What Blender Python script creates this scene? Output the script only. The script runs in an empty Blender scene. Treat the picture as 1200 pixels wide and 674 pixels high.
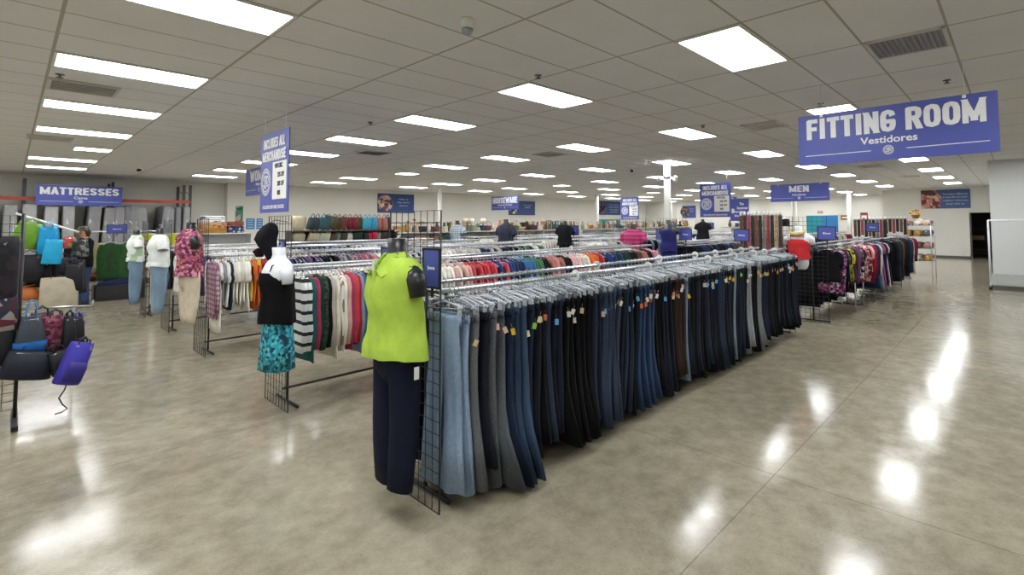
import bpy, math, random
from mathutils import Vector, Matrix
rnd = random.Random(7)
col = bpy.context.scene.collection
PI = math.pi
R = math.radians

# ------------------------------------------------------------ colours and materials
def lin(h):
    if isinstance(h, str):
        h = h.lstrip('#'); c = [int(h[i:i+2], 16)/255 for i in (0, 2, 4)]
    else: c = h
    return tuple((x/12.92 if x <= .04045 else ((x+.055)/1.055)**2.4) for x in c)

class NT:
    def __init__(s, name):
        s.m = bpy.data.materials.new(name); s.m.use_nodes = True
        s.n = s.m.node_tree.nodes; s.l = s.m.node_tree.links
        s.b = s.n['Principled BSDF']
    def add(s, t, **k):
        n = s.n.new(t)
        for a, v in k.items():
            if a.startswith('i_'):
                key = a[2:].replace('_', ' ')
                n.inputs[int(key) if key.isdigit() else key].default_value = v
            else: setattr(n, a, v)
        return n
    def link(s, a, b): s.l.new(a, b)
    def coord(s, scale=(1, 1, 1), kind='Object'):
        t = s.add('ShaderNodeTexCoord'); m = s.add('ShaderNodeMapping')
        m.inputs['Scale'].default_value = scale
        s.link(t.outputs[kind], m.inputs['Vector']); return m.outputs['Vector']
    def mix(s, fac, a, b, blend='MIX'):
        n = s.add('ShaderNodeMix', data_type='RGBA', blend_type=blend)
        for idx, v in ((0, fac), (6, a), (7, b)):
            if isinstance(v, (int, float)): n.inputs[idx].default_value = v
            elif isinstance(v, tuple): n.inputs[idx].default_value = (*v[:3], 1)
            else: s.link(v, n.inputs[idx])
        return n.outputs[2]
    def ramp(s, fac, stops, interp='LINEAR'):
        n = s.add('ShaderNodeValToRGB'); cr = n.color_ramp; cr.interpolation = interp
        while len(cr.elements) < len(stops): cr.elements.new(.5)
        for e, (p, c) in zip(cr.elements, stops):
            e.position = p; e.color = (*c[:3], 1) if isinstance(c, tuple) else (c, c, c, 1)
        s.link(fac, n.inputs['Fac']); return n.outputs['Color']
    def math(s, op, a, b=None):
        n = s.add('ShaderNodeMath', operation=op)
        for i, v in enumerate((a, b)):
            if v is None: continue
            if isinstance(v, (int, float)): n.inputs[i].default_value = v
            else: s.link(v, n.inputs[i])
        return n.outputs[0]

MATS = {}
def solid(key, hexc, rough=.6, metal=0, var=.0, scale=20, spec=.5, bump=0, alpha=1, sheen=0):
    if key in MATS: return MATS[key]
    t = NT(key); c = lin(hexc)
    t.b.inputs['Roughness'].default_value = rough; t.b.inputs['Metallic'].default_value = metal
    t.b.inputs['Specular IOR Level'].default_value = spec
    t.b.inputs['Alpha'].default_value = alpha
    if sheen: t.b.inputs['Sheen Weight'].default_value = sheen
    nz = t.add('ShaderNodeTexNoise', i_Scale=scale, i_Detail=4.0); t.link(t.coord(), nz.inputs['Vector'])
    v = max(var, .03)
    lo = tuple(x*(1-v) for x in c); hi = tuple(min(1, x*(1+v)) for x in c)
    t.link(t.ramp(nz.outputs['Fac'], [(.3, lo), (.7, hi)]), t.b.inputs['Base Color'])
    if bump:
        bp = t.add('ShaderNodeBump', i_Strength=bump, i_Distance=.01); t.link(nz.outputs['Fac'], bp.inputs['Height']); t.link(bp.outputs['Normal'], t.b.inputs['Normal'])
    MATS[key] = t.m; return t.m

def fabric(hexc): return solid('fabric_'+hexc, hexc, .9, 0, .14, 9, .15, .25)
def plain(hexc, rough=.5): return solid('plain_%s_%d' % (hexc, int(rough*100)), hexc, rough)
def denim(hexc):
    key = 'denim_'+hexc
    if key in MATS: return MATS[key]
    t = NT(key); c = lin(hexc); t.b.inputs['Roughness'].default_value = .9; t.b.inputs['Specular IOR Level'].default_value = .2
    n1 = t.add('ShaderNodeTexNoise', i_Scale=5.0, i_Detail=3.0); t.link(t.coord((1, 1, .35)), n1.inputs['Vector'])
    n2 = t.add('ShaderNodeTexNoise', i_Scale=160.0, i_Detail=2.0); t.link(t.coord((1, 1, .3)), n2.inputs['Vector'])
    a = t.ramp(n1.outputs['Fac'], [(.3, tuple(x*.78 for x in c)), (.72, tuple(min(1, x*1.3+.006) for x in c))])
    b = t.mix(.5, a, t.ramp(n2.outputs['Fac'], [(.35, .55), (.65, 1.0)]), 'MULTIPLY')
    t.link(b, t.b.inputs['Base Color'])
    bp = t.add('ShaderNodeBump', i_Strength=.3, i_Distance=.01); t.link(n1.outputs['Fac'], bp.inputs['Height']); t.link(bp.outputs['Normal'], t.b.inputs['Normal'])
    MATS[key] = t.m; return t.m
def stripes(a, b, scale=9, duty=.75, axis=2):
    key = 'stripes_%s_%s_%d' % (a, b, scale)
    if key in MATS: return MATS[key]
    t = NT(key); t.b.inputs['Roughness'].default_value = .85
    w = t.add('ShaderNodeTexWave', i_Scale=scale, i_Distortion=.6); w.bands_direction = 'XYZ'[axis]; w.inputs['Detail Scale'].default_value = .6
    t.link(t.coord(), w.inputs['Vector'])
    t.link(t.ramp(w.outputs['Color'], [(0, lin(a)), (duty, lin(b))], 'CONSTANT'), t.b.inputs['Base Color'])
    MATS[key] = t.m; return t.m
def floral(cols, scale=26):
    key = 'floral_'+'_'.join(cols)+str(scale)
    if key in MATS: return MATS[key]
    t = NT(key); t.b.inputs['Roughness'].default_value = .85
    v = t.add('ShaderNodeTexVoronoi', i_Scale=float(scale)); t.link(t.coord(), v.inputs['Vector'])
    sp = t.add('ShaderNodeSeparateColor'); t.link(v.outputs['Color'], sp.inputs[0])
    n = len(cols); t.link(t.ramp(sp.outputs[0], [(i/n, lin(c)) for i, c in enumerate(cols)], 'CONSTANT'), t.b.inputs['Base Color'])
    MATS[key] = t.m; return t.m
def plaid(a, b, c, scale=14):
    key = 'plaid_'+a+b+c
    if key in MATS: return MATS[key]
    t = NT(key); t.b.inputs['Roughness'].default_value = .85
    co = t.coord(); cur = lin(a)
    for ax, cc in ((1, b), (2, c)):
        w = t.add('ShaderNodeTexWave', i_Scale=float(scale)/3); w.bands_direction = 'XYZ'[ax]; t.link(co, w.inputs['Vector'])
        cur = t.mix(t.ramp(w.outputs['Color'], [(.55, 0.0), (.7, .75)]), cur, lin(cc))
    t.link(cur, t.b.inputs['Base Color'])
    MATS[key] = t.m; return t.m

chrome = solid('brushed_steel', '#c9cdd0', .28, .85, .04, 30)
blackwire = solid('black_coated_wire', '#1c1d1e', .45)
darksteel = solid('dark_steel', '#2b2d30', .5, .3)
clearplastic = solid('clear_plastic', '#d6dbe0', .12, .05, .2, 60, 1.0, alpha=.66)
smokyplastic = solid('smoky_clear_plastic', '#8d949c', .1, .1, .25, 60, 1.0, alpha=.6)
whiteplastic = solid('white_plastic', '#e9eae6', .35)
signblue = solid('sign_blue', '#4a55a6', .45, 0, .03, 3)
signwhite = plain('#e9e9ea', .5)
whitepaint = solid('white_paint', '#e2e1d9', .5, 0, .03, 5)
blackmat = plain('#101012', .6)

# ------------------------------------------------------------ mesh building
class MB:
    def __init__(s): s.v = []; s.f = []; s.sm = []
    def quad(s, a, b, c, d, sm=False):
        n = len(s.v); s.v += [tuple(a), tuple(b), tuple(c), tuple(d)]; s.f.append((n, n+1, n+2, n+3)); s.sm.append(sm)
    def box(s, c, d, rz=0, mat=None, taper=1):
        n = len(s.v); M = Matrix.Rotation(rz, 3, 'Z') if mat is None else mat
        for z in (-1, 1):
            k = taper if z > 0 else 1
            for x, y in ((-1, -1), (1, -1), (1, 1), (-1, 1)):
                p = M @ Vector((x*d[0]/2*k, y*d[1]/2*k, z*d[2]/2)); s.v.append((p.x+c[0], p.y+c[1], p.z+c[2]))
        for f in ((3, 2, 1, 0), (4, 5, 6, 7), (0, 1, 5, 4), (1, 2, 6, 5), (2, 3, 7, 6), (3, 0, 4, 7)):
            s.f.append(tuple(n+i for i in f)); s.sm.append(False)
        return s
    def rings(s, rings, cap=True, close=False, sm=True):
        n0 = len(s.v); k = len(rings[0])
        for r in rings: s.v += [tuple(p) for p in r]
        m = len(rings)
        for i in range(m if close else m-1):
            a = n0+i*k; b = n0+((i+1) % m)*k
            for j in range(k):
                j2 = (j+1) % k; s.f.append((a+j, a+j2, b+j2, b+j)); s.sm.append(sm)
        if cap and not close:
            s.f.append(tuple(n0+j for j in reversed(range(k)))); s.sm.append(False)
            s.f.append(tuple(n0+(m-1)*k+j for j in range(k))); s.sm.append(False)
        return s
    def tube(s, pts, r, n=6, closed=False, cap=True, flat=1):
        pts = [Vector(p) for p in pts]; m = len(pts); rs = r if isinstance(r, (list, tuple)) else [r]*m
        out = []; up = None
        for i, p in enumerate(pts):
            if closed: t = pts[(i+1) % m]-pts[i-1]
            else: t = pts[min(i+1, m-1)]-pts[max(i-1, 0)]
            t.normalize()
            if up is None:
                up = Vector((0, 0, 1)) if abs(t.z) < .9 else Vector((1, 0, 0))
            a = t.cross(up)
            if a.length < 1e-5: a = t.orthogonal()
            a.normalize(); b = a.cross(t); up = b
            out.append([p+a*math.cos(2*PI*j/n)*rs[i]+b*math.sin(2*PI*j/n)*rs[i]*flat for j in range(n)])
        return s.rings(out, cap and not closed, closed)
    def loft(s, lv, n=16, cap=True, fold=0, nf=5, ph=0, sq=1.0, grow=True):
        """lv: (z, cx, cy, rx, ry)"""
        out = []
        for i, (z, cx, cy, rx, ry) in enumerate(lv):
            t = i/max(1, len(lv)-1) if grow else 1
            ring = []
            for j in range(n):
                a = 2*PI*j/n; k = 1+fold*t*math.sin(nf*a+ph+i*.12)
                ca, sa = math.cos(a), math.sin(a)
                ca = math.copysign(abs(ca)**sq, ca); sa = math.copysign(abs(sa)**sq, sa)
                ring.append((cx+rx*ca*k, cy+ry*sa*k, z))
            out.append(ring)
        return s.rings(out, cap)
    def lathe(s, prof, c=(0, 0, 0), n=14):
        return s.rings([[(c[0]+r*math.cos(2*PI*j/n), c[1]+r*math.sin(2*PI*j/n), c[2]+z) for j in range(n)] for r, z in prof])
    def mesh(s, name):
        me = bpy.data.meshes.new(name); me.from_pydata(s.v, [], s.f); me.polygons.foreach_set('use_smooth', s.sm); me.update(); return me
    def build(s, name, mat, parent=None, loc=(0, 0, 0), rz=0):
        return mkobj(name, s.mesh(name), mat, parent, loc, rz)

def mkobj(name, me, mat, parent=None, loc=(0, 0, 0), rz=0):
    if not me.materials: me.materials.append(mat)
    o = bpy.data.objects.new(name, me); col.objects.link(o)
    if me.materials[0] != mat:
        o.material_slots[0].link = 'OBJECT'; o.material_slots[0].material = mat
    o.location = loc; o.rotation_euler = (0, 0, rz)
    if parent: o.parent = parent
    return o
def tag(o, label, cat, group=None, kind=None):
    o['label'] = label; o['category'] = cat
    if group: o['group'] = group
    if kind: o['kind'] = kind
    return o
def thing(name, label, cat, loc=(0, 0, 0), rz=0, group=None, kind=None):
    o = bpy.data.objects.new(name, None); col.objects.link(o); o.location = loc; o.rotation_euler = (0, 0, rz); o.empty_display_size = .1
    return tag(o, label, cat, group, kind)
def struct(o): o['kind'] = 'structure'; return o
def arc(c, r, a0, a1, n, plane='yz'):
    out = []
    for i in range(n+1):
        a = a0+(a1-a0)*i/n; u, v = r*math.cos(a), r*math.sin(a)
        out.append({'yz': (c[0], c[1]+u, c[2]+v), 'xz': (c[0]+u, c[1], c[2]+v), 'xy': (c[0]+u, c[1]+v, c[2])}[plane])
    return out
def ordn(n):
    s = 'th' if 10 <= n % 100 <= 20 else {1: 'st', 2: 'nd', 3: 'rd'}.get(n % 10, 'th')
    return '%d%s' % (n, s)

# ------------------------------------------------------------ camera (frame 1200 x 674)
yaw, pitch, roll = R(41.996), R(2.776), R(-.298)
fw = Vector((math.cos(yaw)*math.cos(pitch), math.sin(yaw)*math.cos(pitch), math.sin(pitch)))
rt = Vector((math.sin(yaw), -math.cos(yaw), 0)); up = rt.cross(fw)
r2 = rt*math.cos(roll)+up*math.sin(roll); u2 = up*math.cos(roll)-rt*math.sin(roll)
cd = bpy.data.cameras.new('camera'); cam = bpy.data.objects.new('camera', cd); col.objects.link(cam)
Mx = Matrix((r2, u2, -fw)).transposed().to_4x4(); Mx.translation = (1.004, -4.016, 1.749); cam.matrix_world = Mx
cd.sensor_fit = 'HORIZONTAL'; cd.sensor_width = 36; cd.lens = 585.3/1200*36
cd.shift_x = (600-661.54)/1200; cd.shift_y = (233-337)/1200; cd.clip_start = .05; cd.clip_end = 200
bpy.context.scene.camera = cam

# ------------------------------------------------------------ the room
H = 3.349
def room():
    t = NT('polished_concrete'); P = t.coord((1, 1, 1))
    n1 = t.add('ShaderNodeTexNoise', i_Scale=.55, i_Detail=6.0, i_Roughness=.62); t.link(P, n1.inputs['Vector'])
    n2 = t.add('ShaderNodeTexNoise', i_Scale=5.5, i_Detail=6.0, i_Roughness=.7); t.link(P, n2.inputs['Vector'])
    n3 = t.add('ShaderNodeTexNoise', i_Scale=70.0, i_Detail=3.0); t.link(P, n3.inputs['Vector'])
    a = t.ramp(n1.outputs['Fac'], [(.3, lin('#867f6d')), (.5, lin('#968e7b')), (.72, lin('#a59d89'))])
    a = t.mix(.6, a, t.ramp(n2.outputs['Fac'], [(.32, .25), (.68, .76)]), 'SOFT_LIGHT')
    a = t.mix(.16, a, t.ramp(n3.outputs['Fac'], [(.35, .2), (.7, .8)]), 'SOFT_LIGHT')
    sx = t.add('ShaderNodeSeparateXYZ'); t.link(P, sx.inputs[0])
    ln = None
    for o, per in ((sx.outputs[0], 3.66), (sx.outputs[1], 3.66)):
        m = t.math('LESS_THAN', t.math('FRACT', t.math('DIVIDE', t.math('ADD', o, 50.3), per)), .0022)
        ln = m if ln is None else t.math('MAXIMUM', ln, m)
    a = t.mix(t.math('MULTIPLY', ln, .45), a, lin('#4d473c'))
    t.link(a, t.b.inputs['Base Color'])
    t.link(t.ramp(n2.outputs['Fac'], [(.3, .09), (.7, .19)]), t.b.inputs['Roughness'])
    t.b.inputs['Specular IOR Level'].default_value = .32
    bp = t.add('ShaderNodeBump', i_Strength=.045, i_Distance=.02); t.link(n2.outputs['Fac'], bp.inputs['Height']); t.link(bp.outputs['Normal'], t.b.inputs['Normal'])
    struct(MB().box((16, 4.6, -.1), (42, 30, .2)).build('floor', t.m))
    # ceiling with lay-in tiles
    t = NT('ceiling_tile'); P = t.coord()
    sx = t.add('ShaderNodeSeparateXYZ'); t.link(P, sx.inputs[0])
    ln = None
    for o, per, w in ((sx.outputs[0], 1.22, .024), (sx.outputs[1], .61, .02)):
        m = t.math('LESS_THAN', t.math('FRACT', t.math('DIVIDE', t.math('ADD', o, per*40+w/2), per)), w/per)
        ln = m if ln is None else t.math('MAXIMUM', ln, m)
    n1 = t.add('ShaderNodeTexNoise', i_Scale=1.2, i_Detail=5.0); t.link(P, n1.inputs['Vector'])
    n2 = t.add('ShaderNodeTexNoise', i_Scale=190.0, i_Detail=2.0); t.link(P, n2.inputs['Vector'])
    a = t.ramp(n1.outputs['Fac'], [(.3, lin('#dfdfde')), (.7, lin('#e6e6e6'))])
    a = t.mix(.25, a, t.ramp(n2.outputs['Fac'], [(.35, .25), (.65, .75)]), 'SOFT_LIGHT')
    a = t.mix(ln, a, lin('#aeaaa2'))
    t.link(a, t.b.inputs['Base Color']); t.b.inputs['Roughness'].default_value = .9
    struct(MB().box((16, 4.6, H+.1), (42, 30, .2)).build('ceiling', t.m))
    wall = solid('painted_wall', '#e3e1d9', .75, 0, .035, .7)
    wallr = solid('painted_wall_cool', '#d9dcda', .7, 0, .03, .6)
    base = plain('#54524e', .5)
    def W(name, x0, x1, y0, y1, z0=0, z1=H, m=wall): return struct(MB().box(((x0+x1)/2, (y0+y1)/2, (z0+z1)/2), (x1-x0, y1-y0, z1-z0)).build(name, m))
    W('wall_back', 6.55, 36.6, 18.3, 18.5); W('wall_back_left', -4.2, 6.55, 18.75, 18.9); W('wall_jog', 6.55, 6.75, 18.5, 18.9)
    W('wall_left', -4.4, -4.2, -9.5, 18.9); W('wall_front', -4.4, 18.5, -9.7, -9.5)
    W('wall_far', 36.4, 36.6, 1.0, 18.3)
    o = MB(); o.box((31.1, -.74, H/2), (.2, 3.48, H)); o.box((31.1, -3.01, (2.13+H)/2), (.2, 1.06, H-2.13)); struct(o.build('wall_partition', wall))
    W('wall_return', 31.2, 36.6, .8, 1.0)
    W('wall_right', 18.5, 31.2, -9.7, -3.54, m=wallr)
    # dim room behind the doorway
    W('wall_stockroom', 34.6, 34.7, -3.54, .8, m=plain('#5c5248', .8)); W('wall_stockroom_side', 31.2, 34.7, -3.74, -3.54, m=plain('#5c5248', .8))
    W('trim_1', 31.0, 31.2, -2.5, -2.44, 0, 2.16, plain('#8d8577', .6))
    W('baseboard_partition', 30.98, 31.0, -2.44, 1.0, 0, .1, base); W('baseboard_back', 6.75, 36.4, 18.28, 18.3, 0, .1, base)
    W('baseboard_right', 18.48, 18.5, -9.5, -3.54, 0, .1, base); W('baseboard_far', 36.38, 36.4, 1.0, 18.3, 0, .1, base)
    W('wall_pier', 35.7, 36.4, 15.9, 18.3, m=whitepaint)
room()

# ------------------------------------------------------------ troffers, vents, ceiling fixtures
def emis(name, c, s):
    m = bpy.data.materials.new(name); m.use_nodes = True; n = m.node_tree.nodes; n.clear()
    e = n.new('ShaderNodeEmission'); o = n.new('ShaderNodeOutputMaterial'); e.inputs[0].default_value = (*c, 1); e.inputs[1].default_value = s
    m.node_tree.links.new(e.outputs[0], o.inputs[0]); return m
lamp = emis('lit_diffuser', (.96, .98, 1.0), 15.0)
def troffers():
    fm = {}; dm = {}
    for half in (0, 1):
        w = .6 if half else 1.2; d = .59
        f = MB()
        for s in (-1, 1):
            f.box((0, s*(d/2-.012), -.004), (w, .024, .02)); f.box((s*(w/2-.012), 0, -.004), (.024, d-.048, .02))
        fm[half] = f.mesh('frame'); dm[half] = MB().box((0, 0, -.002), (w-.05, d-.05, .008)).mesh('diffuser')
    rows = [(-7.5), -3.5, .5, 4.5, 8.62, 12.78, 16.95, 21.3, 25.4]
    names = ['row behind the camera', 'row nearest the fitting room sign', 'second row', 'third row', 'fourth row', 'fifth row', 'sixth row', 'seventh row', 'row nearest the back wall']
    for ci in range(-1, 10):
        cx = (1.5+3*ci)*1.22
        for ri, ry in enumerate(rows):
            cy = ry*.61
            if cx > 17.8 and ri == 0: continue
            if cx > 30.5 and ri <= 2: continue
            half = 1 if (ri == 6 and ci % 2 == 0) else 0
            t = thing('ceiling_light', 'lit ceiling light panel, %s, %s from the left wall' % (names[ri], ordn(ci+2)), 'ceiling light', (cx+(.3 if half else 0), cy, H-.001), 0, 'rectangular ceiling light panels')
            mkobj('frame', fm[half], whitepaint, t); mkobj('diffuser', dm[half], lamp, t)
troffers()
def vent(x, y, dark, label, n=7, s=.56):
    t = thing('ceiling_vent', label, 'vent', (x, y, H)); g = plain('#d8d5cf' if not dark else '#98969a', .6)
    f = MB()
    for k in (-1, 1): f.box((0, k*(s/2), -.006), (s+.03, .03, .03)); f.box((k*(s/2), 0, -.006), (.03, s, .03))
    f.build('frame', plain('#cbc8c2', .6), t)
    sl = MB(); sl.box((0, 0, -.001), (s, s, .006))
    M = Matrix.Rotation(R(22), 3, 'X')
    for i in range(n): sl.box((0, -s/2+s*(i+.5)/n, -.012), (s-.03, s/n*.62, .006), mat=M)
    sl.build('slats', g, t)
vent(6.36, -3.36, 1, 'dark grey return air grille in the ceiling above the fitting room sign', 14)
vent(1.53, 3.95, 0, 'louvred air vent between the two nearest left ceiling lights')
vent(9.3, -1.0, 0, 'louvred ceiling vent just left of the fitting room sign')
vent(6.4, 6.6, 1, 'dark ceiling grille over the middle clothes racks')
vent(9.35, 3.95, 0, 'small dark ceiling vent above the centre of the sales floor')
vent(1.45, 9.0, 0, 'louvred vent farther back between the left ceiling lights')
vent(17.6, -1.0, 0, 'ceiling vent seen just under the fitting room sign')
vent(22.6, -1.3, 0, 'ceiling vent near the banner on the partition wall')
def fixtures():
    t = thing('dome_camera', 'white dome security camera hanging from the ceiling near the centre', 'security camera', (3.36, -.88, H))
    MB().lathe([(.062, 0), (.062, -.02), (.05, -.045), (.048, -.075)]).build('mount', whiteplastic, t)
    MB().lathe([(.046, -.075), (.043, -.095), (.03, -.117), (.008, -.125)]).build('dome', plain('#9aa0a4', .15), t)
    for i, (x, y, l) in enumerate([(4.78, -.24, 'sprinkler head beside the central ceiling light'), (8.63, -.24, 'sprinkler head beside the light left of the fitting room sign'), (8.3, -2.12, 'sprinkler head just behind the fitting room sign'), (8.08, -3.5, 'sprinkler head over the right end of the fitting room sign'), (1.31, 3.43, 'sprinkler head beside the nearest left ceiling vent'), (4.75, 3.45, 'sprinkler head over the second clothes rack')]):
        t = thing('sprinkler', l, 'sprinkler', (x, y, H))
        MB().lathe([(.04, .004), (.038, -.008), (.012, -.012), (.01, -.03)]).build('body', plain('#6f6b64', .4), t)
        MB().lathe([(.006, -.028), (.03, -.034), (.03, -.038)]).build('deflector', plain('#4b4844', .4), t)
    for x, y, l in [(3.38, 13.9, 'small black and white camera on the ceiling over the left aisle'), (13.2, 4.3, 'small white camera on the ceiling left of the nearer round pillar')]:
        t = thing('ceiling_camera', l, 'security camera', (x, y, H))
        MB().lathe([(.05, 0), (.05, -.04), (.03, -.06)]).build('base', whiteplastic, t)
        MB().tube([(0, 0, -.07), (-.06, -.05, -.09)], .04, 8).build('lens_housing', blackmat, t)
fixtures()
def pillar(x, y, r, label, extra=False):
    t = thing('pillar', label, 'pillar', (x, y, 0))
    MB().lathe([(r, 0), (r, H)], n=20).build('shaft', whitepaint, t)
    MB().lathe([(r*1.25, 0), (r*1.25, .06), (r*1.02, .07)], n=20).build('base_collar', whitepaint, t)
    MB().lathe([(r*1.02, H-.1), (r*1.2, H-.08), (r*1.2, H)], n=20).build('top_collar', whitepaint, t)
    if extra:
        s = thing('speaker_bracket', 'cluster of small white speakers strapped round the nearer round pillar', 'speaker', (x, y, 2.95))
        MB().lathe([(r+.006, -.03), (r+.012, -.03), (r+.012, .03), (r+.006, .03)], n=20).build('strap', chrome, s)
        for a in (150, 130, 310, 330, 290):
            c = Vector((math.cos(R(a)), math.sin(R(a)), 0)); p = c*(r+.1)
            MB().tube([c*(r+.01), p], .008, 6).build('arm', chrome, s)
            z = rnd.uniform(-.06, .06); MB().tube([p+Vector((0, 0, z)), p*1.35+Vector((0, 0, z-.05))], [.03, .05], 10).build('speaker_head', whiteplastic, s)
pillar(13.49, 14.52, .085, 'round white pillar rising behind the grid panel of the jeans rack')
pillar(12.63, 2.79, .09, 'nearest round white pillar, with small speakers strapped near its top', True)
pillar(23.2, 13.5, .1, 'far round white pillar beside the banner at the back wall')
pillar(26.9, 4.05, .12, 'round white pillar behind the MEN sign')
pillar(32.0, 2.75, .12, 'round white pillar farthest back at right, near the corner')

# ------------------------------------------------------------ signs
def textmesh(s, w, h, cx, cy, bold=.02, z=0):
    cu = bpy.data.curves.new('t', 'FONT'); cu.body = s; cu.align_x = 'CENTER'; cu.align_y = 'CENTER'; cu.offset = bold; cu.extrude = .004; cu.resolution_u = 3
    o = bpy.data.objects.new('t', cu); col.objects.link(o); bpy.context.view_layer.update()
    me = bpy.data.meshes.new_from_object(o.evaluated_get(bpy.context.evaluated_depsgraph_get())); bpy.data.objects.remove(o); bpy.data.curves.remove(cu)
    xs = [v.co.x for v in me.vertices]; ys = [v.co.y for v in me.vertices]
    x0, x1, y0, y1 = min(xs), max(xs), min(ys), max(ys)
    for v in me.vertices:
        v.co = ((v.co.x-(x0+x1)/2)*w/(x1-x0)+cx, (v.co.y-(y0+y1)/2)*h/(y1-y0)+cy, z+(.002 if v.co.z > 0 else 0))
    me.update(); me.name = 'lettering'; return me
GLY = {'I': [[(.5, 0), (.5, 1)]], 'F': [[(0, 0), (0, 1), (1, 1)], [(0, .52), (.85, .52)]], 'T': [[(0, 1), (1, 1)], [(.5, 1), (.5, 0)]], 'N': [[(0, 0), (0, 1)], [(0, 1), (1, 0)], [(1, 0), (1, 1)]],
       'G': [[(1, .76), (.85, .95), (.5, 1), (.15, .95), (0, .76), (0, .24), (.15, .05), (.5, 0), (.85, .05), (1, .24), (1, .46), (.6, .46)]], 'R': [[(0, 0), (0, 1), (.65, 1), (.93, .93), (1, .76), (.93, .57), (.65, .5), (0, .5)], [(.6, .5), (1, 0)]],
       'O': [[(.5, 1), (.15, .95), (0, .76), (0, .24), (.15, .05), (.5, 0), (.85, .05), (1, .24), (1, .76), (.85, .95), (.5, 1)]], 'M': [[(0, 0), (0, 1)], [(0, 1), (.5, .1)], [(.5, .1), (1, 1)], [(1, 1), (1, 0)]], 'A': [[(0, 0), (.5, 1)], [(.5, 1), (1, 0)], [(.2, .27), (.8, .27)]],
       'S': [[(1, .76), (.85, .95), (.5, 1), (.15, .95), (0, .77), (.12, .6), (.5, .5), (.88, .4), (1, .23), (.85, .05), (.5, 0), (.15, .05), (0, .24)]], 'E': [[(1, 1), (0, 1), (0, 0), (1, 0)], [(0, .52), (.85, .52)]], 'L': [[(0, 1), (0, 0), (1, 0)]],
       'D': [[(0, 0), (0, 1), (.55, 1), (.88, .93), (1, .72), (1, .28), (.88, .07), (.55, 0), (0, 0)]], 'C': [[(1, .7), (.97, .84), (.85, .95), (.5, 1), (.15, .95), (0, .76), (0, .24), (.15, .05), (.5, 0), (.85, .05), (.97, .16), (1, .3)]],
       'H': [[(0, 0), (0, 1)], [(1, 0), (1, 1)], [(0, .52), (1, .52)]], 'U': [[(0, 1), (0, .24), (.15, .05), (.5, 0), (.85, .05), (1, .24), (1, 1)]], 'W': [[(0, 1), (.25, 0)], [(.25, 0), (.5, .85)], [(.5, .85), (.75, 0)], [(.75, 0), (1, 1)]]}
def blocktext(s, w, h, cx, cy, z):
    z0_ = z; adv = {'I': .4, ' ': .32, 'M': 1.0, 'W': 1.15, 'L': .62, 'E': .66, 'F': .66, 'T': .7}
    ws = [adv.get(c, .78) for c in s]; gap = .075; tot = sum(ws)+gap*(len(s)-1); u = w/tot; m = MB(); x = cx-w/2
    for c, cw in zip(s, ws):
        if c != ' ':
            t = .3*u if c not in 'MW' else .27*u; tv = min(.2*h, t*.85)
            x0 = x+t/2; x1 = x+cw*u-t/2; y0 = cy-h/2+tv/2; y1 = cy+h/2-tv/2
            for pl in GLY[c]:
                P = [(x0+(x1-x0)*a, y0+(y1-y0)*b) for a, b in pl]; closed = pl[0] == pl[-1]
                for i, (p, q) in enumerate(zip(P, P[1:])):
                    d = Vector((q[0]-p[0], q[1]-p[1])); L = d.length; d.normalize(); n = Vector((-d.y, d.x)); k = t/2 if abs(d.y) > .5 else tv/2
                    e0 = (tv if abs(d.y) > .5 else t)/2 if (i == 0 and not closed) else 0; e1 = (tv if abs(d.y) > .5 else t)/2 if (i == len(P)-2 and not closed) else 0
                    if c in 'SCG' and abs(d.y) > .5 and len(P) > 6: e0 = e1 = 0
                    a = Vector(p)-d*e0; b = Vector(q)+d*e1
                    z += .00006
                    if len(P) == 2 and abs(d.y) > .5:   # keep slanted strokes flush with the cap height
                        s1 = 1 if d.y > 0 else -1; hx = t/2/max(.5, abs(d.y)); m.quad((a.x-hx, a.y if abs(d.y) > .99 else p[1]-s1*tv/2, z), (a.x+hx, a.y if abs(d.y) > .99 else p[1]-s1*tv/2, z), (b.x+hx, b.y if abs(d.y) > .99 else q[1]+s1*tv/2, z), (b.x-hx, b.y if abs(d.y) > .99 else q[1]+s1*tv/2, z)); continue
                    z += .00006
                    m.quad(*[(v.x, v.y, z) for v in (a-n*k, b-n*k, b+n*k, a+n*k)])
                    if i > 0 or closed:
                        z += .00006; nn = len(m.v); m.v += [(p[0]+t/2*math.cos(2*PI*j/10), p[1]+tv/2*math.sin(2*PI*j/10), z) for j in range(10)]; m.f.append(tuple(range(nn, nn+10))); m.sm.append(False)
        x += (cw+gap)*u
    return m.mesh('lettering')
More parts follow.
